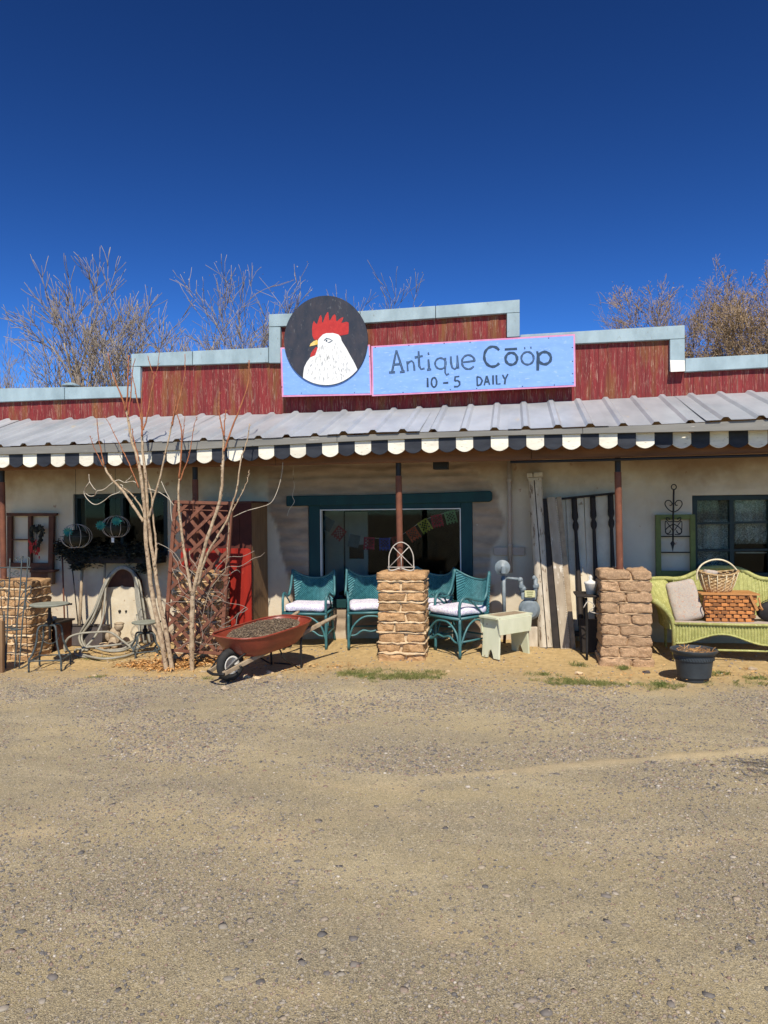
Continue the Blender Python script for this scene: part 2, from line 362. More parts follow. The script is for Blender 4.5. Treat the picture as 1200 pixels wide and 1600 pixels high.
def groundmat():
    m, t, b = nodes('gravelly_dirt')
    v = tc(t); sx = t.nodes.new('ShaderNodeSeparateXYZ'); t.links.new(v, sx.inputs[0])
    big = nz(t, tc(t, (.45, 1.25, 1)), .95, 5, .6); mid = nz(t, v, 5, 5, .6)
    sand = mix(t, ramp(t, mid, [(.3, 0.), (.7, 1.)]), (.46, .38, .235), (.35, .29, .185))
    grav = mix(t, ramp(t, nz(t, v, 60, 4, .8), [(.35, 0.), (.65, 1.)]), (.095, .092, .085), (.37, .325, .25))
    patch = ramp(t, math_(t, 'ADD', math_(t, 'MULTIPLY', big, .7), math_(t, 'MULTIPLY', mid, .3)), [(.44, 1.), (.56, .1)])
    col = mix(t, patch, sand, grav)
    vo = t.nodes.new('ShaderNodeTexVoronoi'); vo.inputs['Scale'].default_value = 120; t.links.new(v, vo.inputs['Vector'])
    sep = t.nodes.new('ShaderNodeSeparateColor'); t.links.new(vo.outputs['Color'], sep.inputs[0])
    speck = ramp(t, sep.outputs[0], [(.0, (.10, .095, .09)), (.25, (.20, .17, .14)), (.55, (.36, .29, .20)), (.85, (.42, .36, .28)), (1., (.62, .58, .5))])
    near = ramp(t, vo.outputs['Distance'], [(.30, 1.), (.42, 0.)])
    pale = ramp(t, nz(t, tc(t, (.5, 1.4, 1), 'Object'), 1.6, 5, .6), [(.52, 0.), (.62, .9)])
    col = mix(t, math_(t, 'MULTIPLY', pale, .6), col, (.56, .48, .33))
    v5 = t.nodes.new('ShaderNodeTexVoronoi'); v5.inputs['Scale'].default_value = 52; t.links.new(v, v5.inputs['Vector'])
    s5 = t.nodes.new('ShaderNodeSeparateColor'); t.links.new(v5.outputs['Color'], s5.inputs[0])
    c5 = ramp(t, s5.outputs[2], [(0., (.035, .037, .04)), (.26, (.08, .08, .08)), (.5, (.26, .22, .17)), (.8, (.42, .35, .25)), (1., (.70, .66, .56))])
    n5 = ramp(t, v5.outputs['Distance'], [(.30, 1.), (.42, 0.)])
    col = mix(t, math_(t, 'MULTIPLY', n5, math_(t, 'MULTIPLY_ADD', patch, .65, .30)), col, c5)
    k = math_(t, 'MULTIPLY', near, math_(t, 'MULTIPLY_ADD', patch, .65, .35))
    col = mix(t, k, col, speck)
    v2 = t.nodes.new('ShaderNodeTexVoronoi'); v2.inputs['Scale'].default_value = 310; t.links.new(v, v2.inputs['Vector'])
    s2 = t.nodes.new('ShaderNodeSeparateColor'); t.links.new(v2.outputs['Color'], s2.inputs[0])
    sp2 = ramp(t, s2.outputs[1], [(.0, (.07, .07, .07)), (.3, (.28, .23, .14)), (.8, (.46, .38, .23)), (1., (.68, .60, .44))])
    col = mix(t, .55, col, sp2)
    # trodden orange dirt along the porch
    edge = math_(t, 'ADD', sx.outputs['Y'], math_(t, 'MULTIPLY_ADD', big, 1.2, -.6)); edge = math_(t, 'ADD', edge, math_(t, 'MULTIPLY_ADD', mid, .7, -.35))
    dirt = mix(t, ramp(t, nz(t, v, 18, 5), [(.35, 0.), (.65, 1.)]), (.48, .36, .20), (.36, .26, .14))
    dirt = mix(t, ramp(t, nz(t, v, 70, 3), [(.60, 0.), (.68, .6)]), dirt, (.22, .17, .12))
    es = math_(t, 'DIVIDE', math_(t, 'SUBTRACT', edge, 6.25), .9)
    col = mix(t, ramp(t, es, [(0., 0.), (1., 1.)]), col, dirt)
    at = t.nodes.new('ShaderNodeAttribute'); at.attribute_name = 'track'
    col = mix(t, math_(t, 'MULTIPLY', at.outputs['Fac'], math_(t, 'MULTIPLY_ADD', mid, 1.0, .0)), col, (.55, .44, .28))
    bc_ = t.nodes.new('ShaderNodeHueSaturation'); bc_.inputs['Value'].default_value = 1.42; bc_.inputs['Saturation'].default_value = 1.14; t.links.new(col, bc_.inputs['Color']); col = bc_.outputs[0]
    t.links.new(col, b.inputs['Base Color']); b.inputs['Roughness'].default_value = .95; b.inputs['Specular IOR Level'].default_value = .15
    hh = math_(t, 'ADD', math_(t, 'MULTIPLY', k, .8), math_(t, 'MULTIPLY', nz(t, v, 130, 5, .85), 1.6)); bump(t, b, hh, .85, .009); return m
M['ground'] = groundmat()

def pebmat():
    m, t, b = nodes('mixed_pebbles'); g = t.nodes.new('ShaderNodeNewGeometry')
    c = ramp(t, g.outputs['Random Per Island'], [(0., (.05, .055, .065)), (.15, (.10, .10, .10)), (.30, (.17, .15, .13)), (.45, (.29, .24, .18)), (.6, (.20, .12, .09)), (.70, (.38, .31, .22)), (.88, (.24, .22, .18)), (.965, (.36, .31, .24)), (1., (.55, .50, .42))])
    c = mix(t, .18, c, (.33, .26, .18)); t.links.new(c, b.inputs['Base Color']); b.inputs['Roughness'].default_value = .8; return m
M['pebble'] = pebmat()

def glassmat():
    m, t, b = nodes('window_glass'); t.nodes.remove(b); o = t.nodes['Material Output']
    gl = t.nodes.new('ShaderNodeBsdfGlossy'); gl.inputs['Roughness'].default_value = .03; tr = t.nodes.new('ShaderNodeBsdfTransparent'); tr.inputs[0].default_value = (.80, .84, .82, 1)
    f = t.nodes.new('ShaderNodeFresnel'); f.inputs[0].default_value = 1.22; mx = t.nodes.new('ShaderNodeMixShader')
    n = t.nodes.new('ShaderNodeBump'); n.inputs['Strength'].default_value = .04; t.links.new(nz(t, tc(t), 3, 2), n.inputs['Height']); t.links.new(n.outputs[0], gl.inputs['Normal'])
    t.links.new(f.outputs[0], mx.inputs[0]); t.links.new(tr.outputs[0], mx.inputs[1]); t.links.new(gl.outputs[0], mx.inputs[2]); t.links.new(mx.outputs[0], o.inputs[0]); return m
M['glass'] = glassmat()
def lacemat(name, dens, col=(.62, .58, .50), sc=55):
    m, t, b = nodes(name); o = t.nodes['Material Output']; v = tc(t)
    vo = t.nodes.new('ShaderNodeTexVoronoi'); vo.feature = 'DISTANCE_TO_EDGE'; vo.inputs['Scale'].default_value = sc; t.links.new(v, vo.inputs['Vector'])
    k = ramp(t, vo.outputs['Distance'], [(.04, 1.), (.11, dens)]); k2 = ramp(t, nz(t, v, 14, 3), [(.45, 0.), (.6, .55)])
    f = math_(t, 'MAXIMUM', k, k2); b.inputs['Base Color'].default_value = (*col, 1); b.inputs['Roughness'].default_value = .9
    tr = t.nodes.new('ShaderNodeBsdfTransparent'); mx = t.nodes.new('ShaderNodeMixShader')
    t.links.new(f, mx.inputs[0]); t.links.new(tr.outputs[0], mx.inputs[1]); t.links.new(b.outputs[0], mx.inputs[2]); t.links.new(mx.outputs[0], o.inputs[0]); return m
M['lace'] = lacemat('white_lace', .10, (.78, .74, .64), 62); M['sheer'] = lacemat('beige_sheer', .55, (.42, .37, .28), 30)
def floral(name, base, l1, l2, sc=30):
    m, t, b = nodes(name); v = tc(t)
    c = mix(t, ramp(t, nz(t, v, sc, 3, .5, 2.5), [(.50, 0.), (.53, 1.), (.56, 1.), (.59, 0.)]), base, l1)
    c = mix(t, ramp(t, nz(t, v, sc * .6, 2, .5, 1.5), [(.60, 0.), (.63, .8)]), c, l2)
    t.links.new(c, b.inputs['Base Color']); b.inputs['Roughness'].default_value = .95; bump(t, b, nz(t, v, 25, 4), .3, .01); return m
M['cushion'] = floral('white_floral_cloth', (.80, .78, .80), (.34, .27, .50), (.55, .42, .58))
M['pillow'] = floral('tan_tapestry_cloth', (.48, .40, .31), (.28, .27, .28), (.46, .26, .18), 60)
# ================================================================ THE GROUND
TRK = [G(440, 1228), G(600, 1222), G(760, 1210), G(900, 1196), G(1050, 1184), G(1200, 1172), G(1400, 1150)]
def trackd(x, y):
    best = 9
    for a, b in zip(TRK, TRK[1:]):
        d = Vector((b.x - a.x, b.y - a.y)); q = Vector((x - a.x, y - a.y)); s = max(0, min(1, q.dot(d) / d.dot(d))); best = min(best, (q - d * s).length)
    return best
PALE = [(G(a, b).x, G(a, b).y, c, d) for a, b, c, d in ((150, 1262, .45, .13), (330, 1272, .4, .10), (440, 1312, .35, .09), (620, 1270, .3, .09), (920, 1475, .10, .05), (40, 1300, .3, .10), (1050, 1315, .35, .12), (720, 1455, .35, .09), (560, 1230, .5, .08), (420, 1550, .2, .05), (240, 1170, .2, .1))]
def build_ground():
    xs = np.concatenate([[-400, -120, -40, -18], np.linspace(-9, 6, 380), [12, 30, 120, 400]])
    ys = np.concatenate([[-400, -100, -30, -8, -2, 0.8], np.linspace(1.6, 9.2, 230), [14, 40, 140, 700]])
    vs = []; tr = []
    for y in ys:
        for x in xs:
            z = gz(x, y); f = 0
            if -9 < x < 6 and 1.6 < y < 9.2:
                z += noise.fractal(Vector((x * .9, y * .9, 0)), 1, 2, 3) * .012 + noise.fractal(Vector((x * 6, y * 6, 3)), 1, 2, 3) * .004
                if 2.4 < y < 6.5 and x > -2:
                    d = trackd(x, y)
                    if d < .3:
                        wdt = .05 + .04 * noise.noise(Vector((x * 3, y * 3, 0))); f = math.exp(-(d / wdt) ** 2); f *= sstep(-1.2, .4, x); z += .009 * f
                if y < 6:
                    for (bx, by, rx, ry) in PALE: f = max(f, .85 * math.exp(-(((x - bx) / rx) ** 2 + ((y - by) / ry) ** 2)) * (.55 + 1.1 * noise.noise(Vector((x * 4, y * 7, 2)))))
            vs.append((x, y, z)); tr.append(max(0, f))
    nx = len(xs); fs = [(j * nx + i, j * nx + i + 1, (j + 1) * nx + i + 1, (j + 1) * nx + i) for j in range(len(ys) - 1) for i in range(nx - 1)]
    mb = MB(); mb.v = vs; mb.f = fs; o = mb.build('ground', M['ground'], smooth=True); struct(o)
    a = o.data.attributes.new('track', 'FLOAT', 'POINT'); a.data.foreach_set('value', tr)
build_ground()

# ================================================================ THE SHOP
WY = 8.6
shop = thing('shop_building', 'cream adobe shop with stepped red board parapet and a long metal porch roof', 'building')
def rect(px0, py0, px1, py1, Y=WY):
    a = U(px0, py0, Y); b = U(px1, py1, Y); c = U(px0, py1, Y); d = U(px1, py0, Y)
    return ((a.x + c.x) / 2, (b.x + d.x) / 2, (b.z + c.z) / 2, (a.z + d.z) / 2)   # x0,x1,z0,z1
H_mid = rect(482, 778, 739, 952); H_right = rect(1082, 773, 1262, 903); H_left = rect(115, 771, 262, 868)
holes = [H_mid, H_right, H_left]
MUD = [(U(a, b, WY).x, U(a, b, WY).z) for a, b in [(414, 705), (418, 790), (432, 845), (450, 900), (452, 985), (772, 985), (766, 880), (788, 815), (782, 775), (748, 735), (715, 705)]]
def inside(poly, x, z):
    c = False; j = len(poly) - 1; dmin = 9
    for i in range(len(poly)):
        (x1, z1), (x2, z2) = poly[i], poly[j]
        if (z1 > z) != (z2 > z) and x < (x2 - x1) * (z - z1) / (z2 - z1) + x1: c = not c
        dx, dz = x2 - x1, z2 - z1; s = max(0, min(1, ((x - x1) * dx + (z - z1) * dz) / (dx * dx + dz * dz)))
        dmin = min(dmin, math.hypot(x - x1 - s * dx, z - z1 - s * dz)); j = i
    return dmin if c else -dmin
def build_wall():
    X0, X1, Z0, Z1 = -9.5, 6.5, -.35, 2.95
    def lines(a, b, step, extra):
        v = list(np.arange(a, b, step)) + [b]; v = [q for q in v if all(abs(q - e) > step * .45 for e in extra)] + list(extra); return sorted(v)
    xs = lines(X0, X1, .035, [h[k] for h in holes for k in (0, 1)]); zs = lines(Z0, Z1, .028, [h[k] for h in holes for k in (2, 3)])
    vs = []; mud = []
    for z in zs:
        for x in xs:
            p = Vector((x, 0, z)); y = WY + noise.fractal(p * .9, 1, 2, 3) * .012 + noise.fractal(p * 7, 1, 2, 2) * .003; m = 0
            if MUD[0][0] - .4 < x < MUD[7][0] + .4:
                d = inside(MUD, x, z) + noise.noise(p * 4) * .06; m = sstep(-.012, .03, d)
                if m > 0:
                    zz = z + .035 * noise.noise(Vector((x * 1.3, 1, z * 2))); k = abs(math.sin(zz * math.pi / .125)); 
                    y += m * (.026 - .066 * k ** .45 * (.6 + .5 * noise.noise(Vector((x * 2.2, 5, round(zz / .125) * 3.3)))) + .010 * noise.noise(p * 12))
            for h in holes:
                if abs(x - h[0]) < .02 or abs(x - h[1]) < .02 or abs(z - h[2]) < .02 or abs(z - h[3]) < .02: y = WY + (y - WY) * .5
            vs.append((x, y, z)); mud.append(m)
    n = len(xs); fs = []
    for j in range(len(zs) - 1):
        for i in range(n - 1):
            cx, cz = (xs[i] + xs[i + 1]) / 2, (zs[j] + zs[j + 1]) / 2
            if any(h[0] < cx < h[1] and h[2] < cz < h[3] for h in holes): continue
            fs.append((j * n + i, j * n + i + 1, (j + 1) * n + i + 1, (j + 1) * n + i))
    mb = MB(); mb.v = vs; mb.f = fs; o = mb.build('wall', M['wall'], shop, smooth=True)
    a = o.data.attributes.new('mud', 'FLOAT', 'POINT'); a.data.foreach_set('value', mud)
    mb = MB()                                   # reveals of the openings and the other three walls
    for h in holes:
        for (x, wx) in ((h[0] - .03, .06), (h[1] + .03, .06)): mb.box((x, WY + .15, (h[2] + h[3]) / 2), (wx, .26, h[3] - h[2] + .12))
        for z in (h[2] - .03, h[3] + .03): mb.box(((h[0] + h[1]) / 2, WY + .15, z), (h[1] - h[0], .262, .06))
    mb.box((-9.6, 12, 1.3), (.2, 6.7, 3.3)); mb.box((6.6, 12, 1.3), (.2, 6.7, 3.3)); mb.box((-1.5, 15.4, 1.3), (16.2, .2, 3.3))
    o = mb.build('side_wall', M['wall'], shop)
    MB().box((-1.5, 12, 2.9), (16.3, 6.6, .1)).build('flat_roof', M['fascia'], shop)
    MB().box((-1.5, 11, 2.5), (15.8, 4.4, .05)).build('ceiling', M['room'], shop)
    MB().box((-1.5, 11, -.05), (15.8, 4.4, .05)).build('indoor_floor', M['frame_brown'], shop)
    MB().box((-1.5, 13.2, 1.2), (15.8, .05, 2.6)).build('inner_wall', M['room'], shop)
    # partitions that close off the three rooms
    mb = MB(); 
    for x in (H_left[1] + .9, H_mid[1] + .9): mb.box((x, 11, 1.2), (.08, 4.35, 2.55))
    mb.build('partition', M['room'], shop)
build_wall()

# stepped parapet ------------------------------------------------
PY = 8.50
tops = [(-560, 205, [(-560, 621), (0, 607), (205, 603.5)]), (205, 420, [(205, 553), (420, 543)]), (420, 812, [(420, 491), (565, 486), (812, 468)]), (812, 1070, [(812, 523), (1070, 508)]), (1070, 1700, [(1070, 560), (1200, 553), (1700, 527)])]
steps = [(U(a, 550, PY).x, U(b, 550, PY).x, line(l, PY)) for a, b, l in tops]
roofline = line([(-560, 678), (0, 655), (200, 649.5), (420, 643.5), (600, 638), (900, 623), (1200, 609), (1700, 585)], 8.53)
def topz(x):
    for a, b, l in steps:
        if a <= x < b: return pl(l, x)
    return pl(steps[-1][2], x)
x = -9.6; rnd = random.Random(3)
i = 0
while x < 6.2:
    wd = .1016; xc = x + wd / 2
    zt = min(topz(x + .002), topz(x + wd - .002)) - .03; zb = pl(roofline, xc) - .12
    y = PY + .05 + rnd.uniform(-.0025, .0025)
    MB().prism([(x + .0008, zb), (x + wd - .0012, zb + rnd.uniform(-.004, .004)), (x + wd - .0012, zt), (x + .0008, zt)], y, y + .016).build('siding_board', M['siding'], shop, bevel=0)
    x += wd; i += 1
for a, b, l in steps:       # plywood and framing behind the boards
    b2 = min(b, 6.4); a2 = max(a, -9.6); mb = MB()
    mb.prism([(a2, 2.6), (b2, 2.6), (b2, pl(l, b2) - .01), (a2, pl(l, a2) - .01)], PY + .072, PY + .22); mb.build('parapet_backing', M['brownside'], shop)
def trim(px, dy=0): return MB().pprism(px, PY + dy, .16).build('parapet_trim', M['trim'], shop, bevel=.004)
trim([(-560, 645), (0, 628), (100, 624), (100, 605), (0, 607), (-560, 621)]); trim([(101, 624), (204, 620.5), (204, 603.5), (101, 605.2)], .002)
trim([(205, 622), (219, 621.5), (219, 573), (205, 573)], -.004); trim([(205, 572.5), (300, 570), (300, 548.5), (205, 553)], -.002); trim([(301, 570), (419, 566), (419, 543), (301, 548.5)], -.004)
trim([(420, 567), (438, 567), (438, 511), (420, 511)], -.004); trim([(420, 510.5), (562, 505), (562, 486), (420, 491)], -.002)
trim([(563, 505), (680, 497), (680, 477.8), (563, 486)], -.006); trim([(681, 497), (793, 489), (812, 488), (812, 468), (681, 477.8)], -.004)
trim([(792, 527), (812, 526), (812, 488.5), (792, 489.5)], -.006)
trim([(813, 541), (1046, 530), (1070, 529), (1070, 508), (813, 523)], -.002); trim([(1047, 579), (1070, 578), (1070, 529.5), (1047, 530.5)], -.006)
trim([(1071, 581), (1200, 574), (1200, 553), (1071, 560)], -.002); trim([(1201, 574), (1700, 549), (1700, 527), (1201, 553)], -.004)
o = MB().add([U(1047, 579, PY - .008), U(1070, 578, PY - .008), U(1070, 562, PY - .004), U(1047, 562, PY - .004), U(1048, 581, PY - .05), U(1070.5, 580, PY - .05)], [(4, 5, 2, 3), (0, 1, 5, 4), (0, 4, 3), (1, 2, 5)]).build('bent_flashing', M['white_paint'], shop, bevel=0)
o['label'] = 'bent bright end of the flashing'
# roof vent seen over the left parapet
v = thing('roof_vent', 'small pale metal vent cap peeping over the left end of the parapet', 'roof vent', tuple(U(111, 606, 9.6)))
MB().lathe([(.05, -.3), (.05, .02)], 12).build('vent_pipe', M['galv'], v, smooth=True); MB().lathe([(.13, .02), (.13, .035), (.05, .07), (0.0, .08)], 14).build('vent_cap', M['trim'], v)

# porch roof ------------------------------------------------------
EY = 7.204
eave = line([(-560, 718), (0, 698), (220, 691), (420, 684), (600, 676), (800, 671), (1000, 664), (1200, 654), (1700, 632)], EY)
FY = 7.21
fbot = line([(-560, 728), (0, 710), (220, 706), (340, 701), (400, 697), (600, 687), (800, 680), (1000, 676), (1200, 672), (1700, 655)], FY)
xr0 = U(821.7, 670, EY).x; RIB = .3045
n0 = int((-9 - xr0) / RIB)
k = 0
for s in range(n0 // 3, 19 // 3 + 2):
    mb = MB(); cols = []
    base = xr0 + s * 3 * RIB - RIB / 2
    if base > 5.2: break
    for r in range(3):
        c = base + RIB / 2 + r * RIB
        cols += [(c - .045, 0), (c - .020, .027), (c + .020, .027), (c + .045, 0), (c + .10, .0), (c + .152, 0.0)]
    cols = [(base - .02, .0005)] + cols[:-1] + [(base + 3 * RIB + .02, -.001)]
    nr = 7; rs = random.Random(s)
    j1, j2, j3 = rs.uniform(-.006, .006), rs.uniform(-.006, .006), rs.uniform(-.02, .02)
    for th in (0, -.003):
        m = len(mb.v)
        for q in range(nr):
            t = q / (nr - 1)
            for (x, h) in cols:
                ze = pl(eave, x) + (.003 if s % 2 else 0); zt = pl(roofline, x) - .025
                dent = .005 * noise.noise(Vector((x * 3, t * 4, 1))) 
                mb.v.append((x, lerp(EY + j3, 8.535, t), lerp(ze + j1, zt + j2, t) + h + dent + th))
        nc = len(cols)
        mb.f += [(m + q * nc + i, m + q * nc + i + 1, m + (q + 1) * nc + i + 1, m + (q + 1) * nc + i) for q in range(nr - 1) for i in range(nc - 1)]
    mb.build('roof_sheet', M['galv'], shop)
def strip(l_top, l_bot, xa, xb, y0, y1, name, m, n=1, bevel=.003):
    xs = [lerp(xa, xb, i / 3) for i in range(4)]
    poly = [(x, l_bot(x)) for x in xs] + [(x, l_top(x)) for x in reversed(xs)]
    return MB().prism(poly, y0, y1).build(name, m, shop, bevel=bevel)
x = -9.1
while x < 5.2:
    strip(lambda q: pl(eave, q) - .008, lambda q: pl(fbot, q), x + .001, x + 2.438, FY + (.002 if int(x * 10) % 2 else 0), FY + .022, 'fascia_board', M['fascia']); x += 2.44
# scalloped valance
SW = .1725; xs0 = U(400 + 5 / 2.4, 700, FY).x
for i in range(-50, 38):
    x0 = xs0 + i * SW; x1 = x0 + SW; xc = (x0 + x1) / 2
    off = .004 + .13 * sstep(.8, 2.0, xc)
    zt = pl(fbot, xc) + .05; zb = pl(fbot, xc) - .150 - (.0 if xc < 1 else .0)
    rr = random.Random(i); dz = rr.uniform(-.003, .003)
    poly = [(x0 + .001, zt), (x0 + .001, zb + .045 + dz)] + [(x0 + SW * t, zb + .045 - .042 * math.sin(math.pi * t) ** .8 + dz) for t in (.1, .22, .36, .5, .64, .78, .9)] + [(x1 - .001, zb + .045 + dz), (x1 - .001, zt)]
    y = FY + .024 + off + rr.uniform(0, .002)
    MB().prism(poly, y, y + .018).build('scallop', M['black_sc'] if i % 2 else M['white_sc'], shop, bevel=.002)
bline = line([(-560, 748), (0, 734), (420, 727), (600, 722.5), (850, 718), (1200, 708.5), (1700, 688)], 7.5)
strip(lambda q: pl(fbot, q) + .02, lambda q: pl(bline, q), -9.1, U(430, 700, 7.5).x, 7.5, 7.6, 'porch_beam', M['beam']); 
strip(lambda q: pl(fbot, q) + .02, lambda q: pl(bline, q), U(430, 700, 7.5).x + .002, U(830, 700, 7.5).x, 7.498, 7.6, 'porch_beam', M['beam'])
strip(lambda q: pl(fbot, q) + .02, lambda q: pl(bline, q) + .005, U(830, 700, 7.5).x + .002, 5.2, 7.5, 7.6, 'porch_beam', M['beam'])
mb = MB(); mb.tube([(x, 7.49, pl(bline, x) - .02) for x in np.linspace(U(797, 712, 7.5).x, 5.2, 12)], .014, 8); mb.build('black_pipe', M['black'], shop, smooth=True)
x = -9
while x < 5:
    ye = pl(fbot, x) + .015; zt = pl(roofline, x) - .035
    MB().add([(x - .02, 7.26, ye - .02), (x + .02, 7.26, ye - .02), (x + .02, 8.55, zt - .10), (x - .02, 8.55, zt - .10), (x - .02, 7.26, pl(eave, x) - .016), (x + .02, 7.26, pl(eave, x) - .016), (x + .02, 8.55, zt), (x - .02, 8.55, zt)],
             [(0, 1, 2, 3), (7, 6, 5, 4), (0, 4, 5, 1), (3, 2, 6, 7), (0, 3, 7, 4), (1, 5, 6, 2)]).build('rafter', M['beam'], shop); x += .82
for px in (5, 307, 625, 968):
    xx = U(px, 800, 7.6).x; zb = pl(bline, xx)
    lean = .012
    MB().tube([(xx, 7.6, .55), (xx - lean, 7.6, zb - .14)], .034, 14).build('porch_post', M['rust'], shop, smooth='auto')
    MB().lathe([(.030, zb - .138), (.030, zb + .01)], 12, (xx - lean, 7.6, 0)).build('post_bracket', M['black'], shop)
# far roof verge and porch floor step
# ---------------------------------------------------------------- display window (middle)
def ring(px, th, Y, dep, name, m, parent, bevel=.004):
    """frame of four boards round the pixel rectangle px=(x0,y0,x1,y1), th=(left,right,top,bottom) metres"""
    x0, x1, z0, z1 = rect(*px, Y)
    for (a, b, c, d, nn) in ((x0, x0 + th[0], z0, z1, 'stile'), (x1 - th[1], x1, z0, z1, 'stile'), (x0 + th[0] + .001, x1 - th[1] - .001, z1 - th[2], z1, 'rail'), (x0 + th[0] + .001, x1 - th[1] - .001, z0, z0 + th[3], 'rail')):
        MB().prism([(a, c), (b, c), (b, d), (a, d)], Y + (0 if nn == 'stile' else .003), Y + dep).build(name + nn, m, parent, world=True, bevel=bevel)
    return x0 + th[0], x1 - th[1], z0 + th[2] * 0 + th[3], z1 - th[2]
wf = MB().pprism([(447, 791), (447, 775), (560, 773.5), (700, 769.5), (766, 767), (769, 770), (769, 781), (765, 784), (640, 787), (510, 790)], WY - .06, .14).build('window_lintel', M['teal_frame'], shop, bevel=.008)
mw = MB().box(((H_mid[0] + H_mid[1]) / 2, WY + .2, H_mid[2] + .005), (H_mid[1] - H_mid[0] - .01, .1, .01)).build('window', M['teal_frame'], shop)
ix = ring((483, 786, 738.5, 951), (.145, .135, .07, .10), WY - .02, .16, 'frame_', M['teal_frame'], mw)
mb = MB(); t_ = .012; yy = WY + .045
for (a, b, c, d) in ((ix[0], ix[0] + t_, ix[2], ix[3]), (ix[1] - t_, ix[1], ix[2], ix[3]), (ix[0] + t_, ix[1] - t_, ix[3] - t_, ix[3])): mb.prism([(a, c), (b, c), (b, d), (a, d)], WY - .028, WY + .05)
mb.build('white_bead', M['white_paint'], mw, world=True)
MB().prism([(ix[0] - .01, ix[2] - .01), (ix[1] + .01, ix[2] - .01), (ix[1] + .01, ix[3] + .01), (ix[0] - .01, ix[3] + .01)], WY + .09, WY + .094).build('pane', M['glass'], mw, world=True)
# things inside
def panel_door(name, label, px, Y, win=None, m='white_paint'):
    a, b, c, d = rect(*px, Y); t = thing(name, label, 'door', ((a + b) / 2, Y, 0))
    W = b - a; mb = MB(); 
    for (q0, q1, r0, r1) in ((0, .16, 0, 1), (.84, 1, 0, 1)): mb.prism([(a + W * q0, 0.02), (a + W * q1, .02), (a + W * q1, d), (a + W * q0, d)], Y, Y + .04)
    for (z0, z1) in ((.02, .2), (d - .15, d), ((c + d) / 2 - .25, (c + d) / 2 - .12)): mb.prism([(a + W * .16, z0), (a + W * .84, z0), (a + W * .84, z1), (a + W * .16, z1)], Y + .002, Y + .04)
    mb.build('door_frame', M[m], t, world=True); MB().prism([(a + W * .15, .1), (a + W * .85, .1), (a + W * .85, d - .1), (a + W * .15, d - .1)], Y + .015, Y + .03).build('door_panel', M[m], t, world=True)
    if win:
        a, b, c, d = rect(*win, Y - .01); MB().prism([(a, c), (b, c), (b, d), (a, d)], Y - .012, Y + .01).build('dark_pane', M['black'], t, world=True)
    return t
panel_door('door', 'plain white inner door seen through the left of the middle window', (508, 798, 537, 1000), 9.7)
panel_door('door', 'white half glazed inner door behind the paper flags in the middle window', (540, 800, 575, 1000), 9.8, (546, 851, 568, 873))
# display shelf with a few wares in the window
d_ = thing('display_table', 'low dark display table inside the middle window', 'table', ((H_mid[0] + H_mid[1]) / 2, 9.35, 0))
MB().box((0, 0, .50), (1.5, .5, .03)).build('tabletop', M['frame_brown'], d_)
for sx in (-.68, .68):
    for sy in (-.2, .2): MB().box((sx, sy, .243), (.05, .05, .484)).build('leg', M['frame_brown'], d_)
for (nm, lb, px, hh, rr, m) in (('vase', 'pale rounded vase on the display table inside the middle window', 560, .16, .07, 'white_paint'), ('jug', 'brown jug on the display table near the right end of the middle window', 690, .26, .06, 'brownside')):
    xx = U(px, 880, 9.35).x
    o = MB().lathe([(rr * .6, 0), (rr, hh * .35), (rr * .8, hh * .7), (rr * .45, hh * .85), (rr * .55, hh)], 16, ).build(nm, M[m], smooth=True); o.location = (xx, 9.35, .516); tag(o, lb, nm)

# paper garland ----------------------------------------------------
gy = WY + .14
ga = thing('paper_garland', 'string of cut paper flags sagging across the inside of the middle window', 'garland', tuple(U(610, 860, gy)))
gp = [(505, 803), (517, 812), (533, 826), (552, 836), (577, 840), (602, 841), (622, 838), (640, 828), (658, 815), (680, 806), (703, 800), (717, 798)]
pts = smooth([U(a, b, gy) for a, b in gp], 4); MB().tube([p - Vector(ga.location) for p in pts], .0025, 4).build('string', M['white_paint'], ga)
fc = [(.10, .16, .17), (.45, .05, .05), (.13, .20, .22), (.55, .03, .08), (.06, .10, .42), (.45, .08, .07), (.72, .13, .06), (.66, .58, .10), (.62, .06, .09), (.28, .50, .24)]
fp = [(516, 811, -30), (535, 826, -38), (555, 836, -12), (577, 840, -3), (601, 841, 0), (620, 838, 12), (641, 827, 32), (659, 814, 32), (681, 805, 12), (702, 799, 14)]
pat = ["1111111", "1010101", "1101011", "1010101", "1101011", "1010101", "1111111", "1010101"]
for i, ((fx, fy, ang), c) in enumerate(zip(fp, fc)):
    mt = mat('paper_%d' % i, tuple(q * .72 for q in c), tuple(q * .55 for q in c), 20, .8, 0); mb = MB(); R_ = Matrix.Rotation(rad(-ang), 3, 'Y'); cs = .0195
    o0 = U(fx, fy, gy - .004 - .002 * (i % 2)) - Vector(ga.location)
    for r, row in enumerate(pat):
        for cc, ch in enumerate(row):
            if ch == '1' or i in (0, 2): mb.box(o0 + R_ @ Vector(((cc - 3) * cs, 0, -(r + .3) * cs)), (cs * .995, .001, cs * .995), R_)
    mb.build('paper_flag', mt, ga)
for (fx, fy) in ((500, 0),):
    pass
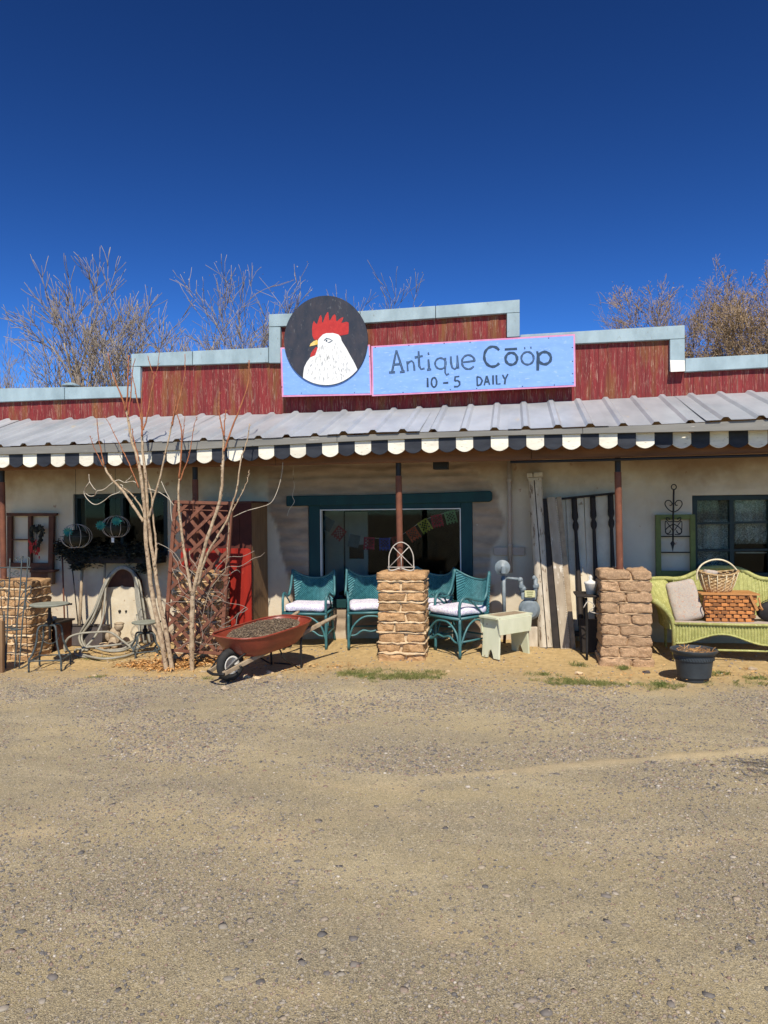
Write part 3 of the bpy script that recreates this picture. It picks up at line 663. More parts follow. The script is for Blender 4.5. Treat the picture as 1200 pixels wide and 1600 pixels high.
# right window -----------------------------------------------------
rw = MB().box(((H_right[0] + H_right[1]) / 2, WY + .2, H_right[2] + .005), (H_right[1] - H_right[0] - .01, .1, .01)).build('window', M['green_frame'], shop)
q = ring((1082.5, 774, 1261, 902), (.05, .05, .05, .05), WY + .03, .09, 'frame_', M['green_frame'], rw, 0)
for px in (1143, 1204):
    a = U(px, 838, WY + .05).x; MB().prism([(a - .022, q[2]), (a + .022, q[2]), (a + .022, q[3]), (a - .022, q[3])], WY + .037, WY + .11).build('mullion', M['green_frame'], rw, world=True)
for (pa, pb) in ((818, 815), (860.5, 858)):
    a = U(1090, pa, WY + .05); b = U(1255, pb, WY + .05); MB().prism([(q[0], a.z - .012), (q[1], b.z - .012), (q[1], b.z + .012), (q[0], a.z + .012)], WY + .045, WY + .10).build('muntin', M['green_frame'], rw, world=True)
a = U(1150, 862.5, WY + .12); MB().box(((q[0] + q[1]) / 2 + .2, WY + .20, a.z - .012), (q[1] - q[0] - .5, .01, .014)).build('curtain_rod', M['white_paint'], rw, world=True)
MB().prism([(q[0], q[2]), (q[1], q[2]), (q[1], q[3]), (q[0], q[3])], WY + .115, WY + .118).build('pane', M['glass'], rw, world=True)
def curtain(name, label, px, Y, m, fold=.02, scal=0, grp=None):
    x0, x1, z0, z1 = rect(*px, Y); mb = MB()
    def fn(u, v):
        x = lerp(x0, x1, u); zb = z0 + (abs(math.sin(u * math.pi * scal)) * .05 if scal else 0)
        return (x, Y + fold * math.sin(x * 60) * (1 - v * .4) + fold * .5 * math.sin(x * 27 + 1), lerp(z1, zb, v))
    mb.grid(fn, 110, 10); o = mb.build(name, M[m], smooth=True); return tag(o, label, 'curtain', grp)
curtain('lace_curtain', 'scalloped lace valance hanging in the right window', (1148, 776, 1250, 848), WY + .17, 'lace', .012, 9)
curtain('lace_curtain', 'long lace curtain on the left side of the right window', (1086, 818, 1142, 900), WY + .20, 'lace', .014)
curtain('sheer_curtain', 'beige sheer curtain behind the lace in the top of the right window', (1086, 776, 1255, 850), WY + .24, 'sheer', .016)
curtain('lace_curtain', 'upper short lace frill left of the mullion in the right window', (1100, 812, 1141, 862), WY + .165, 'lace', .01, 5)
# left dark window -------------------------------------------------
lw = MB().box(((H_left[0] + H_left[1]) / 2, WY + .2, H_left[2] + .005), (H_left[1] - H_left[0] - .01, .1, .01)).build('window', M['green_frame'], shop)
q = ring((115.5, 772, 261.5, 867), (.05, .05, .05, .05), WY + .03, .09, 'frame_', M['green_frame'], lw, 0)
a = U(188, 820, WY).x; MB().prism([(a - .02, q[2]), (a + .02, q[2]), (a + .02, q[3]), (a - .02, q[3])], WY + .037, WY + .11).build('mullion', M['green_frame'], lw, world=True)
MB().prism([(q[0], q[2]), (q[1], q[2]), (q[1], q[3]), (q[0], q[3])], WY + .115, WY + .118).build('pane', M['glass'], lw, world=True)

# ================================================================ SIGNS
SY = 8.40
rs_ = thing('rooster_sign', 'square blue sign with a white rooster head on a round dark disc', 'sign', tuple(U(510, 619, SY)))
def zp(x, y): return (430 + x / 7.5, 450 + y / 7.5)
def SB(): return MB()
def pix(poly, f, Y): return [(q.x, q.z) for q in (U(*f(a, b), Y) for a, b in poly)]
SB().pprism([(438, 543), (578, 538.5), (580.8, 617), (440.5, 620)], SY, .02).build('backing_board', M['pink'], rs_, world=True)
SB().pprism([(440.5, 545), (576, 541), (578.3, 614.5), (443, 617.3)], SY - .003, .01).build('blue_field', M['signblue'], rs_, world=True)
cx, cy, rx, ry = 595, 615, 490, 525
disc = [(cx + rx * math.cos(t), cy + ry * math.sin(t)) for t in [2 * math.pi * i / 72 for i in range(72)]]
SB().prism(pix(disc, zp, SY - .02)[::-1], SY - .022, SY + .01).build('disc', M['disc'], rs_, world=True)
def paint(poly, name, m, dy, parent=rs_, f=zp, Y=SY - .022):
    return SB().prism(pix(poly, f, Y), Y - dy, Y - dy + .0015).build(name, M[m], parent, world=True)
paint([(455, 600), (436, 560), (432, 480), (440, 420), (455, 385), (470, 410), (492, 425), (505, 380), (520, 335), (535, 315), (548, 350), (550, 405), (562, 400), (585, 330), (610, 285), (622, 283), (628, 330), (634, 380), (650, 370), (675, 325), (697, 308), (712, 330), (714, 385), (728, 388), (755, 362), (785, 345), (800, 345), (790, 375), (775, 410), (800, 405), (830, 396), (855, 400), (862, 420), (862, 500), (855, 540), (800, 552), (740, 560), (600, 560), (520, 590), (480, 615)], 'comb', 'comb', .0020)
paint([(478, 690), (500, 700), (492, 750), (478, 800), (455, 825), (425, 825), (410, 805), (420, 765), (445, 725)], 'wattle', 'comb', .0020)
rim = [(cx + rx * .995 * math.cos(t), cy + ry * .995 * math.sin(t)) for t in [lerp(math.atan2(1060 - cy, (322 - cx) * ry / rx) , math.atan2(955 - cy, (960 - cx) * ry / rx), i / 20) for i in range(21)]]
paint([(505, 605), (520, 585), (560, 545), (600, 530), (680, 528), (740, 545), (768, 575), (780, 620), (830, 700), (880, 790), (930, 880), (962, 950)] + rim[::-1] + [(330, 1000), (340, 930), (370, 870), (410, 815), (470, 790), (500, 700), (497, 650)], 'head_and_neck', 'hen', .0035)
paint([(403, 685), (415, 655), (450, 625), (497, 607), (503, 660), (460, 672)], 'beak', 'beak', .0050)
mb = SB(); Y_ = SY - .022 - .0055
def stroke(mb, pts, wpx, f, Y, k=1): 
    P = pix(pts, f, Y); sc = (U(601, 800, Y) - U(600, 800, Y)).length
    n = len(P); mb.ribbon(P, [wpx * sc * (1 + .18 * math.sin(i * 1.9 + pts[0][0])) for i in range(n)], Y - .0004 * k)
stroke(mb, [(572, 615), (600, 590), (640, 598), (672, 618), (640, 632)], 1.2, zp, Y_); stroke(mb, [(600, 608), (604, 628)], 2.6, zp, Y_, 2); stroke(mb, [(615, 640), (650, 632)], .8, zp, Y_, 3)
mb.build('eye', M['ink'], rs_, world=True)
mb = SB(); rr = random.Random(5)
for i in range(150):
    u = rr.random(); v = rr.random() ** .8
    x = lerp(lerp(515, 350, v), lerp(760, 930, v), u); y = lerp(640, 1060, v)
    if ((x - cx) / rx) ** 2 + ((y + 40 - cy) / ry) ** 2 > .93: continue
    L = rr.uniform(15, 45); dx = (x - 620) / 400 * L * .7
    stroke(mb, [(x, y), (x + dx, y + L)], rr.uniform(.2, .55), zp, Y_, .2)
mb.build('feather_marks', M['white_ink'], rs_, world=True)
mb = SB()
for a, b in ((310, 1232), (930, 1225), (80, 1160), (1105, 800)): c = U(*zp(a, b), SY); mb.lathe([(.006, 0), (.004, .002)], 8, (c.x, SY - .003, c.z), Matrix.Rotation(rad(90), 3, 'X'))
mb.build('screws', M['nail'], rs_, world=True)

ns = thing('name_sign', 'long sky blue sign with pink edge reading Antique Coop 10-5 Daily', 'sign', tuple(U(740, 611, SY)))
def zn(x, y): return (580 + x / 3.636, 510 + y / 3.636)
SB().prism(pix([(0, 112), (1158, 43), (1162, 341), (5, 396)], zn, SY - .012), SY - .012, SY + .01).build('backing_board', M['pink'], ns, world=True)
SB().prism(pix([(9, 120), (1149, 53), (1152, 332), (13, 387)], zn, SY - .015), SY - .015, SY).build('blue_field', M['signblue'], ns, world=True)
LY = SY - .0165
def arc(cx, cy, rx, ry, a0, a1, n=18): return [(cx + rx * math.cos(rad(lerp(a0, a1, i / n))), cy - ry * math.sin(rad(lerp(a0, a1, i / n)))) for i in range(n + 1)]
L = [('A', 2.6, [[(143, 135), (131, 195), (119, 258)], [(143, 135), (162, 195), (181, 257)], [(126, 218), (170, 214)], [(101, 262), (136, 260)], [(163, 260), (191, 256)]]),
     ('n', 2.3, [[(204, 198), (206, 225), (208, 255)], [(207, 214), (216, 202), (230, 196), (240, 206), (244, 228), (246, 252)]]),
     ('t', 2.7, [[(269, 140), (271, 190), (273, 226), (284, 244), (303, 238)], [(247, 177), (293, 168)]]),
     ('i', 2.8, [[(325, 187), (327, 215), (329, 244)], [(321, 156), (330, 154)], [(317, 247), (341, 244)]]),
     ('q', 2.3, [arc(394, 211, 31, 31, 0, 360, 24), [(421, 178), (421, 225), (420, 262), (428, 277), (441, 268)]]),
     ('u', 2.5, [[(452, 170), (453, 205), (460, 234), (475, 244), (488, 232), (491, 200)], [(489, 165), (491, 205), (495, 240)]]),
     ('e', 2.4, [[(514, 205), (588, 196)], arc(552, 203, 37, 40, 5, 325, 24)]),
     ('C', 3.3, [arc(690, 172, 48, 57, 40, 320, 22)]),
     ('o', 3.3, [arc(796, 184, 33, 34, 0, 360, 24), [(758, 131), (829, 127)]]),
     ('o', 2.4, [arc(888, 181, 35, 36, 0, 360, 24), [(869, 124), (876, 123)], [(904, 121), (911, 120)]]),
     ('p', 3.4, [[(948, 150), (947, 200), (946, 251)], arc(985, 180, 36, 35, 0, 360, 24), [(938, 150), (950, 148)]]),
     ('1', 2.4, [[(320, 292), (321, 346)]]), ('0', 2.3, [arc(357, 318, 15, 27, 0, 360, 18)]), ('dash', 2.3, [[(408, 322), (438, 320)]]),
     ('5', 2.3, [[(501, 284), (477, 287), (475, 311)], [(475, 311), (490, 307), (502, 316), (503, 331), (492, 342), (470, 342)]]),
     ('D', 2.2, [[(601, 285), (603, 338)], [(600, 286), (620, 290), (631, 308), (622, 330), (603, 338)]]), ('A', 2.2, [[(656, 281), (642, 335)], [(656, 281), (673, 332)], [(647, 316), (668, 313)]]),
     ('I', 2.2, [[(692, 278), (693, 330)]]), ('L', 2.2, [[(711, 277), (713, 328), (735, 326)]]), ('Y', 2.2, [[(746, 275), (759, 300)], [(777, 270), (762, 300), (758, 329)]])]
for nm, wd, strokes in L:
    mb = SB()
    for k, st in enumerate(strokes): stroke(mb, st, wd * 1.18, zn, LY, 1 + k)
    lt = mb.build('letter', M['ink'], ns, world=True)
    if len(nm) == 1 and nm in 'Antiqueo' and wd < 3 and wd > 2.25:
        mb = SB()
        for k, st in enumerate(strokes): stroke(mb, st, wd * .09, zn, LY - .002, 1 + k * .2)
        mb.build('highlight', M['signblue'], ns, world=True)
mb = SB()
for a, b in ((24, 122), (215, 110), (415, 98), (562, 92), (1008, 68), (1142, 122), (1143, 200), (1144, 270), (1146, 322), (860, 342), (182, 376), (450, 360), (1040, 334), (600, 354)):
    c = U(*zn(a, b), SY); mb.lathe([(.007, 0), (.005, .002)], 8, (c.x, SY - .015, c.z), Matrix.Rotation(rad(90), 3, 'X'))
mb.build('screws', M['nail'], ns, world=True)
# ================================================================ ADOBE PILLARS
def pillar(px0, px1, Yf, dep, py_top, label, mbrick, style, seed):
    x0, x1 = XA(px0, Yf, 960), XA(px1, Yf, 960); xc = (x0 + x1) / 2; W = x1 - x0; zt = U((px0 + px1) / 2, py_top, Yf).z; zb = gz(xc, Yf) - .03
    t = thing('adobe_pillar', label, 'pillar', (xc, Yf + dep / 2, zb), 0, 'adobe pillars under the porch posts'); r = random.Random(seed)
    H = zt - zb; n = 9; ch = H / n
    MB().rbox((0, 0, H / 2 - .01), (W - .065, dep - .065, H - .05), .02, 3, .004).build('mortar_core', M['mortar' if style == 'proud' else 'mortar_tan'], t, smooth=True)
    joint = .016 if style == 'proud' else .012
    for c in range(n):
        z0 = c * ch; h = ch - joint
        grow = (.012 if c == n - 1 else 0) + (r.uniform(-.008, .008)) + (.03 if c == 0 and style != 'proud' else 0)
        Wc = W + grow
        parts_ = [1.0] if (c == n - 1 and style == 'proud') else ([.5, .5] if r.random() < .25 else ([.36, .64] if c % 2 else [.60, .40]))
        if style == 'proud' and c < n - 1 and r.random() < .2: parts_ = [.33, .30, .37]
        for row in (0, 1):            # front and back leaf
            x = -Wc / 2
            for k, f in enumerate(parts_):
                bw = Wc * f; y = -dep / 4 if row == 0 else dep / 4
                inset = r.uniform(-.004, .018) if style == 'proud' and c < n - 1 else r.uniform(0, .006)
                hh = h * r.uniform(.82, .95) if style == 'proud' else h
                mb = MB(); mb.rbox((x + bw / 2, y + (inset if row == 0 else 0), z0 + ch / 2), (bw - (.022 if style == 'proud' else .012), dep / 2 - .006, hh), .026 if c == n - 1 else .014, 9 if style == 'proud' else 8, .019 if style == 'proud' else .017, 17, Matrix.Rotation(r.uniform(-.02, .02), 3, 'Z') @ Matrix.Rotation(r.uniform(-.012, .012), 3, 'Y'), seed * 50 + c * 7 + k + row * 3)
                mb.build('brick', M[mbrick], t, smooth=True); x += bw
        if c and style == 'proud':
            mb = MB(); mb.rbox((r.uniform(-.008, .008), 0, z0), (W + r.uniform(-.03, .008), dep + r.uniform(-.03, .004), r.uniform(.014, .026)), .010, 10, .018, 20, None, seed + c * 3); mb.build('mortar_bed', M['mortar'], t, smooth=True)
        elif c:
            mb = MB(); mb.rbox((0, 0, z0), (W - .026, dep - .026, .020), .008, 8, .010, 20, None, seed + c); mb.build('mortar_bed', M['mortar_tan'], t, smooth=True)
    return t, xc, zt
P_c = pillar(588, 664, 7.40, .42, 893, 'ochre adobe pillar in the middle with ragged proud mortar beds', 'brick_a', 'proud', 1)
P_r = pillar(939, 1020, 7.40, .46, 891, 'stout pinkish adobe pillar on the right with neat coursed bricks', 'brick_b', 'flush', 2)
P_l = pillar(-32, 47, 7.45, .42, 906, 'adobe pillar at the left edge behind the iron garden trellis', 'brick_a', 'proud', 3)
P_t = pillar(268, 338, 7.48, .42, 893, 'adobe pillar hidden behind the reddish brown lattice trellis', 'brick_a', 'proud', 4)

# small arched wire rack on the middle pillar
zt = P_c[2]; c0 = U(627, 890, 7.52)
r_ = thing('arched_rack', 'small arched wire rack with crossed spokes on top of the middle pillar', 'wire rack', (c0.x, 7.52, zt - .01))
def TB(parent, name, m, pts, r, seg=6, closed=False, sm=3): 
    return MB().tube(smooth(pts, sm) if sm > 1 else pts, r, seg, closed).build(name, M[m], parent, smooth=True)
TB(r_, 'arch', 'pale_metal', [(-.132, 0, 0), (-.132, 0, .10), (-.125, 0, .18), (-.09, 0, .255), (-.045, 0, .295), (0, 0, .308), (.045, 0, .295), (.09, 0, .255), (.125, 0, .18), (.132, 0, .10), (.132, 0, 0)], .006)
for pts in ([(-.13, .003, .045), (.085, .003, .26)], [(.13, -.003, .045), (-.085, -.003, .26)], [(0, .006, .045), (0, .006, .17)]): TB(r_, 'spoke', 'pale_metal', pts, .0045, 6, False, 1)
TB(r_, 'crossbar', 'pale_metal', [(-.145, 0, .045), (.145, 0, .045)], .0055, 6, False, 1)
TB(r_, 'base_leaf', 'pale_metal', [(-.13, -.02, .02), (-.09, -.05, .012), (-.02, -.05, .035), (-.01, -.02, .02)], .008); TB(r_, 'base_leaf', 'pale_metal', [(.13, -.02, .02), (.09, -.05, .012), (.02, -.05, .035), (.01, -.02, .02)], .008)

# ================================================================ TEAL CHAIRS
def woven(fn, nu, nv, amp, th):
    mb = MB()
    def f(u, v):
        p = Vector(fn(u, v)); i = round(u * nu); j = round(v * nv); e = 1e-3
        a = Vector(fn(min(1, u + e), v)) - Vector(fn(max(0, u - e), v)); b = Vector(fn(u, min(1, v + e))) - Vector(fn(u, max(0, v - e)))
        n = a.cross(b); n = n.normalized() if n.length > 1e-9 else Vector((0, -1, 0))
        return p + n * (amp if (i + j) % 2 else -amp)
    mb.shell(f, nu, nv, lambda u, v: th); return mb
def make_chair(label, loc, a):
    t = thing('rattan_chair', label, 'chair', loc, rad(a), 'teal rattan chairs on the porch')
    bk = lambda u, v: (lerp(-.225, .225, u) * (1 + .12 * v), .25 + .07 * v - .13 * (2 * u - 1) ** 2 * (.5 + .5 * v), .40 + v * (.36 + .105 * abs(2 * u - 1) ** 2.2))
    o = woven(bk, 38, 30, .0060, Vector((0, .018, 0))).build('backrest', M['teal_wicker'], t)
    woven(lambda u, v: (lerp(-.235, .235, u), lerp(-.25, .25, v), .405), 24, 24, .003, Vector((0, 0, -.02))).build('seat', M['teal_wicker'], t)
    for s in (-1, 1):
        TB(t, 'leg', 'teal_cane', [(s * .25, -.27, 0), (s * .25, -.27, .2), (s * .25, -.27, .40)], .0165, 8)
        TB(t, 'leg', 'teal_cane', [(s * .23, .30, 0), (s * .215, .24, .2), (s * .21, .22, .41)], .0165, 8)
        TB(t, 'arm', 'teal_cane', [(s * .25, -.27, .40), (s * .25, -.272, .53), (s * .255, -.24, .60), (s * .262, -.17, .625), (s * .27, -.06, .59), (s * .275, .06, .575), (s * .27, .12, .64), (s * .262, .15, .74), (s * .256, .185, .87)], .0155, 8)
        TB(t, 'arm_brace', 'teal_cane', [(s * .25, -.18, .615), (s * .25, -.05, .54), (s * .235, .10, .42)], .010, 6)
        TB(t, 'side_rail', 'teal_cane', [(s * .25, -.27, .405), (s * .24, .22, .405)], .014, 7, False, 1)
        TB(t, 'side_brace', 'teal_cane', [(s * .25, -.26, .12), (s * .25, -.16, .30), (s * .245, -.02, .375), (s * .235, .12, .31), (s * .225, .25, .12)], .011, 6)
        TB(t, 'stretcher', 'teal_cane', [(s * .25, -.27, .16), (s * .225, .27, .16)], .011, 6, False, 1)
    TB(t, 'front_rail', 'teal_cane', [(-.26, -.275, .40), (.26, -.275, .40)], .016, 8, False, 1)
    TB(t, 'front_brace', 'teal_cane', [(-.248, -.272, .10), (-.20, -.272, .25), (-.10, -.272, .345), (0, -.272, .365), (.10, -.272, .345), (.20, -.272, .25), (.248, -.272, .10)], .012, 7)
    TB(t, 'front_brace', 'teal_cane', [(-.248, -.262, .15), (-.17, -.262, .155), (-.09, -.262, .205), (0, -.262, .19), (.09, -.262, .205), (.17, -.262, .155), (.248, -.262, .15)], .011, 7)
    TB(t, 'back_rail', 'teal_cane', [(-.225, .25, .17), (.225, .25, .17)], .011, 6, False, 1)
    TB(t, 'top_rim', 'teal_cane', [bk(u / 12, 1.0) for u in range(13)], .011, 7, False, 2)
    return t
def cushion(label, loc, a):
    R_ = Matrix.Rotation(rad(a), 3, 'Z'); l = Vector(loc)
    mb = MB(); mb.rbox((0, -.04, .045), (.47, .45, .085), .04, 10, .012, 7, None, int(abs(loc[0]) * 10))
    o = mb.build('seat_cushion', M['cushion'], smooth=True); o.location = (l.x, l.y, l.z + .418); o.rotation_euler.z = rad(a)
    return tag(o, label, 'cushion', 'white floral seat cushions')
def at(px, Y): x = XA(px, Y, 1000); return (x, Y, gz(x, Y))
for lab, clab, px, Y, a in (('leftmost teal rattan chair facing forward behind the wheelbarrow handles', 'white floral cushion on the leftmost teal chair', 485, 8.2, 2),
                            ('teal rattan chair partly hidden by the left side of the middle pillar', 'white floral cushion on the chair just left of the middle pillar', 578, 8.2, 14),
                            ('teal rattan chair just right of the middle pillar behind another chair', 'white floral cushion wedged between the middle pillar and the turned chair', 668, 8.25, -22),
                            ('teal rattan chair turned left beside the pale green step stool', 'white floral cushion on the teal chair beside the step stool', 720, 7.88, -40)):
    make_chair(lab, at(px, Y), a); cushion(clab, at(px, Y), a)

# ================================================================ STEP STOOL
p = at(791, 7.76)
st = thing('step_stool', 'chipped pale green wooden step stool with notched legs', 'stool', p, rad(48))
MB().rbox((0, 0, .425), (.56, .25, .022), .004, 3, .002).build('top_board', M['lime_paint'], st)
MB().rbox((.02, .0, .4375), (.42, .17, .002), .001, 3, 0).build('worn_patch', M['oldwood'], st)
for sx in (-1, 1):
    R_ = Matrix.Rotation(rad(sx * -4), 3, 'Y')
    po = [(-.12, 0), (-.045, 0), (-.03, .045), (-.01, .085), (.01, .085), (.03, .05), (.045, 0), (.12, 0), (.115, .412), (-.115, .412)]
    mb = MB(); mb.prism(po, -.011, .011); RZ = Matrix.Rotation(rad(90), 3, 'Z'); mb.v = [tuple(R_ @ (RZ @ Vector(v)) + Vector((sx * (.225 if sx > 0 else .235), 0, 0))) for v in mb.v]
    mb.build('leg', M['lime_paint'], st, bevel=.002)
for sy in (-1, 1): MB().prism([(-.255, .40), (-.235, .25), (.235, .25), (.255, .40), (.255, .413), (-.255, .413)], sy * .128 - .009, sy * .128 + .009).build('apron', M['lime_paint'], st, bevel=.002)

# ================================================================ LATTICE TRELLIS
LW, LH = .60, 1.80
bl = U(256, 1034, 7.28); br = U(350, 1036, 7.28); tl_ = U(272, 778, 7.42)
t = thing('lattice_trellis', 'reddish brown wooden lattice trellis leaning in front of the left pillar', 'trellis', (bl.x, 7.22, gz(bl.x, 7.2)))
t.rotation_euler = (rad(-6), rad(2.2), rad(0))
t.location.x += .005
LW = (br.x - bl.x)
for x in (.02, LW - .02): MB().box((x, 0, LH / 2), (.04, .035, LH)).build('stile', M['lattice'], t, bevel=.002)
MB().box((LW / 2, -.004, LH - .02), (LW + .02, .04, .035)).build('rail', M['lattice'], t, bevel=.002); MB().box((LW / 2, -.004, .18), (LW, .04, .03)).build('rail', M['lattice'], t, bevel=.002)
MB().box((LW / 2, 0, LH - .10), (LW - .09, .018, .012)).build('rail', M['lattice'], t, bevel=.002)
sp = .20
for d in (-1, 1):
    c = -LH
    while c < LH + LW:
        # line z = c + d*x clipped to [0,LW]x[zmin,LH]
        pts = []
        x_a, x_b = .03, LW - .03; zlo, zhi = .185, LH - .035
        za, zb_ = (c + x_a, c + x_b) if d > 0 else (c - x_a, c - x_b)
        def cl(x0, z0, x1, z1):
            P = []
            for (x, z) in ((x0, z0), (x1, z1)):
                if z < zlo: q = (zlo - z0) / (z1 - z0); P.append((lerp(x0, x1, q), zlo))
                elif z > zhi: q = (zhi - z0) / (z1 - z0); P.append((lerp(x0, x1, q), zhi))
                else: P.append((x, z))
            return P
        if max(za, zb_) > zlo + .05 and min(za, zb_) < zhi - .05:
            (xa, z1), (xb, z2) = cl(x_a, za, x_b, zb_); ln = math.hypot(xb - xa, z2 - z1)
            if ln > .06: MB().box(((xa + xb) / 2, -.006 * d, (z1 + z2) / 2), (ln, .008, .036), Matrix.Rotation(-math.atan2(z2 - z1, xb - xa), 3, 'Y')).build('slat', M['lattice'], t)
        c += sp
# dry vine through the lattice
rv = random.Random(11); mb = MB()
for i in range(26):
    x = XA(rv.uniform(290, 352), 7.2, 900); z = rv.uniform(.1, 1.0); P = [Vector((x, 7.16 + rv.uniform(-.03, .06), z))]; d = Vector((rv.uniform(-.5, .5), rv.uniform(-.15, .15), rv.uniform(.3, 1)))
    for k in range(rv.randint(5, 10)):
        d += Vector((rv.uniform(-.7, .7), rv.uniform(-.25, .25), rv.uniform(-.6, .5))); d.normalize(); q = P[-1] + d * rv.uniform(.05, .10); q.z = max(q.z, .02); q.y = min(7.32, max(7.05, q.y)); P.append(q)
    mb.tube(smooth(P, 2), rv.uniform(.0022, .005), 4)
tag(mb.build('dry_vine', M['treetwig']), 'tangle of dry grey vine stems caught in the lattice trellis', 'vine')
def wires(name, label, cat, lst, Y, r, m):
    mb = MB()
    for l in lst: mb.tube(smooth([U(a, b, Y) for a, b in l], 5), r, 5)
    return tag(mb.build(name, M[m], smooth=True), label, cat)
wires('dry_tendril', 'pale looping dry tendril hanging left of the paired sapling stems', 'tendril', [[(139, 741), (140, 752), (146, 762), (150, 766)], [(140, 753), (132, 765), (133, 775), (143, 786), (152, 788), (163, 782), (173, 774), (186, 769), (192, 760), (188, 757)], [(133, 770), (140, 775), (148, 774), (152, 767), (162, 765), (175, 755), (185, 750), (195, 754), (208, 752), (216, 757)], [(196, 753), (204, 746), (206, 743)]], 7.02, .0042, 'plaster_old')
wires('dry_tendril', 'pale dry tendril arching from the paired stems to the lattice top', 'tendril', [[(226, 762), (246, 768), (262, 778), (272, 790)], [(252, 752), (259, 768), (266, 782), (267, 800), (269, 815)]], 7.03, .0038, 'plaster_old')
wires('hanging_wire', 'thin pale wire curving from the porch beam towards the lattice', 'wire', [[(442, 722), (440, 742), (434, 765), (424, 785), (408, 792), (386, 798), (368, 806), (357, 812)]], 7.42, .0035, 'plaster_old')
wires('hanging_wire', 'short crooked pale wire dangling in front of the window lintel', 'wire', [[(459, 728), (458, 745), (460, 760), (457, 775), (460, 784), (452, 796), (449, 806)]], 7.9, .003, 'plaster_old')

# ================================================================ RED CUPBOARD
cy0 = 8.02
a = XA(284, cy0, 860); b = XA(393, cy0, 860); zt = U(393, 786, cy0).z
cb = thing('tall_cupboard', 'tall dark reddish brown cupboard with a raw brown side behind the lattice', 'cupboard', ((a + b) / 2, cy0 + .28, gz(a, 8.2))); W = b - a; Hc = zt - gz(a, 8.2)
nb = 6
for i in range(nb): MB().box((-W / 2 + (i + .5) * W / nb, -.27, Hc / 2), (W / nb - .003, .02 + .001 * (i % 2), Hc)).build('front_board', M['doorbrown'], cb, bevel=.002)
MB().box((W / 2 - .01, .01, Hc / 2), (.02, .53, Hc)).build('side_panel', M['brownside'], cb); MB().box((-W / 2 + .01, .01, Hc / 2), (.02, .53, Hc)).build('side_panel', M['brownside'], cb)
MB().box((0, .01, Hc + .012), (W + .02, .58, .022)).build('top', M['frame_brown'], cb)

ra_, rb_ = XA(283, 7.92, 940), XA(393, 7.92, 940); rz_ = U(393, 857, 7.92).z; rg_ = gz(ra_, 7.9); RW = rb_ - ra_; RH = rz_ - rg_
rbd = thing('red_board_panel', 'bright red painted board panel with rounded top corners standing behind the wheelbarrow', 'panel', ((ra_ + rb_) / 2, 7.93, rg_))
for i in range(5):
    x0_, x1_ = -RW / 2 + i * RW / 5 + .001, -RW / 2 + (i + 1) * RW / 5 - .001; tz = RH
    po = [(x0_, 0), (x1_, 0), (x1_, tz - (.05 if i == 4 else 0))] + ([(x1_ - .012, tz - .015), (x1_ - .045, tz)] if i == 4 else []) + ([(x0_ + .045, tz), (x0_ + .012, tz - .015)] if i == 0 else []) + [(x0_, tz - (.05 if i == 0 else 0))]
    MB().prism(po, -.012, .012).build('board', M['redwood'], rbd, bevel=.002)
for z in (.12, RH - .15): MB().box((0, .024, z), (RW - .06, .022, .07)).build('batten', M['doorbrown'], rbd)

# ================================================================ SAPLINGS
def sapling(label, stems, Y):
    base = G(*stems[0][0][0]); t = thing('sapling', label, 'sapling', (base.x, Y, gz(base.x, Y)))
    for i, (pxs, r0, r1, m) in enumerate(stems):
        dy = .025 * ((i % 3) - 1); P = []
        n = len(pxs)
        for j, (a, b) in enumerate(pxs): P.append(U(a, b, Y + dy * min(1, j / 2) + .04 * (j / n)) - Vector(t.location))
        if i == 0 or b > 1000: pass
        if pxs[0][1] > 1000: P[0].z = -.06
        P = smooth(P, 5); N = len(P); R_ = [.88 * lerp(r0, r1, (k / (N - 1)) ** .8) * (1 + .10 * noise.noise(Vector((k * .7, i, 0)))) * (1.12 if k % 5 == 0 else 1) for k in range(N)]
        for k in range(1, N - 1): P[k] += Vector((noise.noise(Vector((k * .5, i * 3., 1))), 0, 0)) * .008
        mb = MB().tube(P, R_, 8 if r0 > .012 else 6); rq = random.Random(i * 7 + int(base.x * 10))
        for k in range(2, N - 1):           # buds, knots and short spurs
            if rq.random() < (.45 if r0 < .016 else .35):
                a_ = rq.uniform(0, 6.28); d_ = Vector((math.cos(a_), math.sin(a_), rq.uniform(.4, 1.4))).normalized(); l_ = R_[k] + rq.uniform(.006, .022)
                mb.tube([P[k], P[k] + d_ * l_ * .6, P[k] + d_ * l_ + Vector((0, 0, .004))], [max(.0035, R_[k] * .45), max(.003, R_[k] * .3), .0015], 5)
            if r0 > .02 and rq.random() < .3: mb.ell(P[k] + Vector((rq.uniform(-.4, .4), -.6, 0)) * R_[k], (R_[k] * .6, R_[k] * .5, R_[k] * .35), 6, 4)
        mb.build('trunk' if i < 2 else 'branch', M[m], t, smooth=True)
    return t
B, Rr = 'bark', 'twig_red'
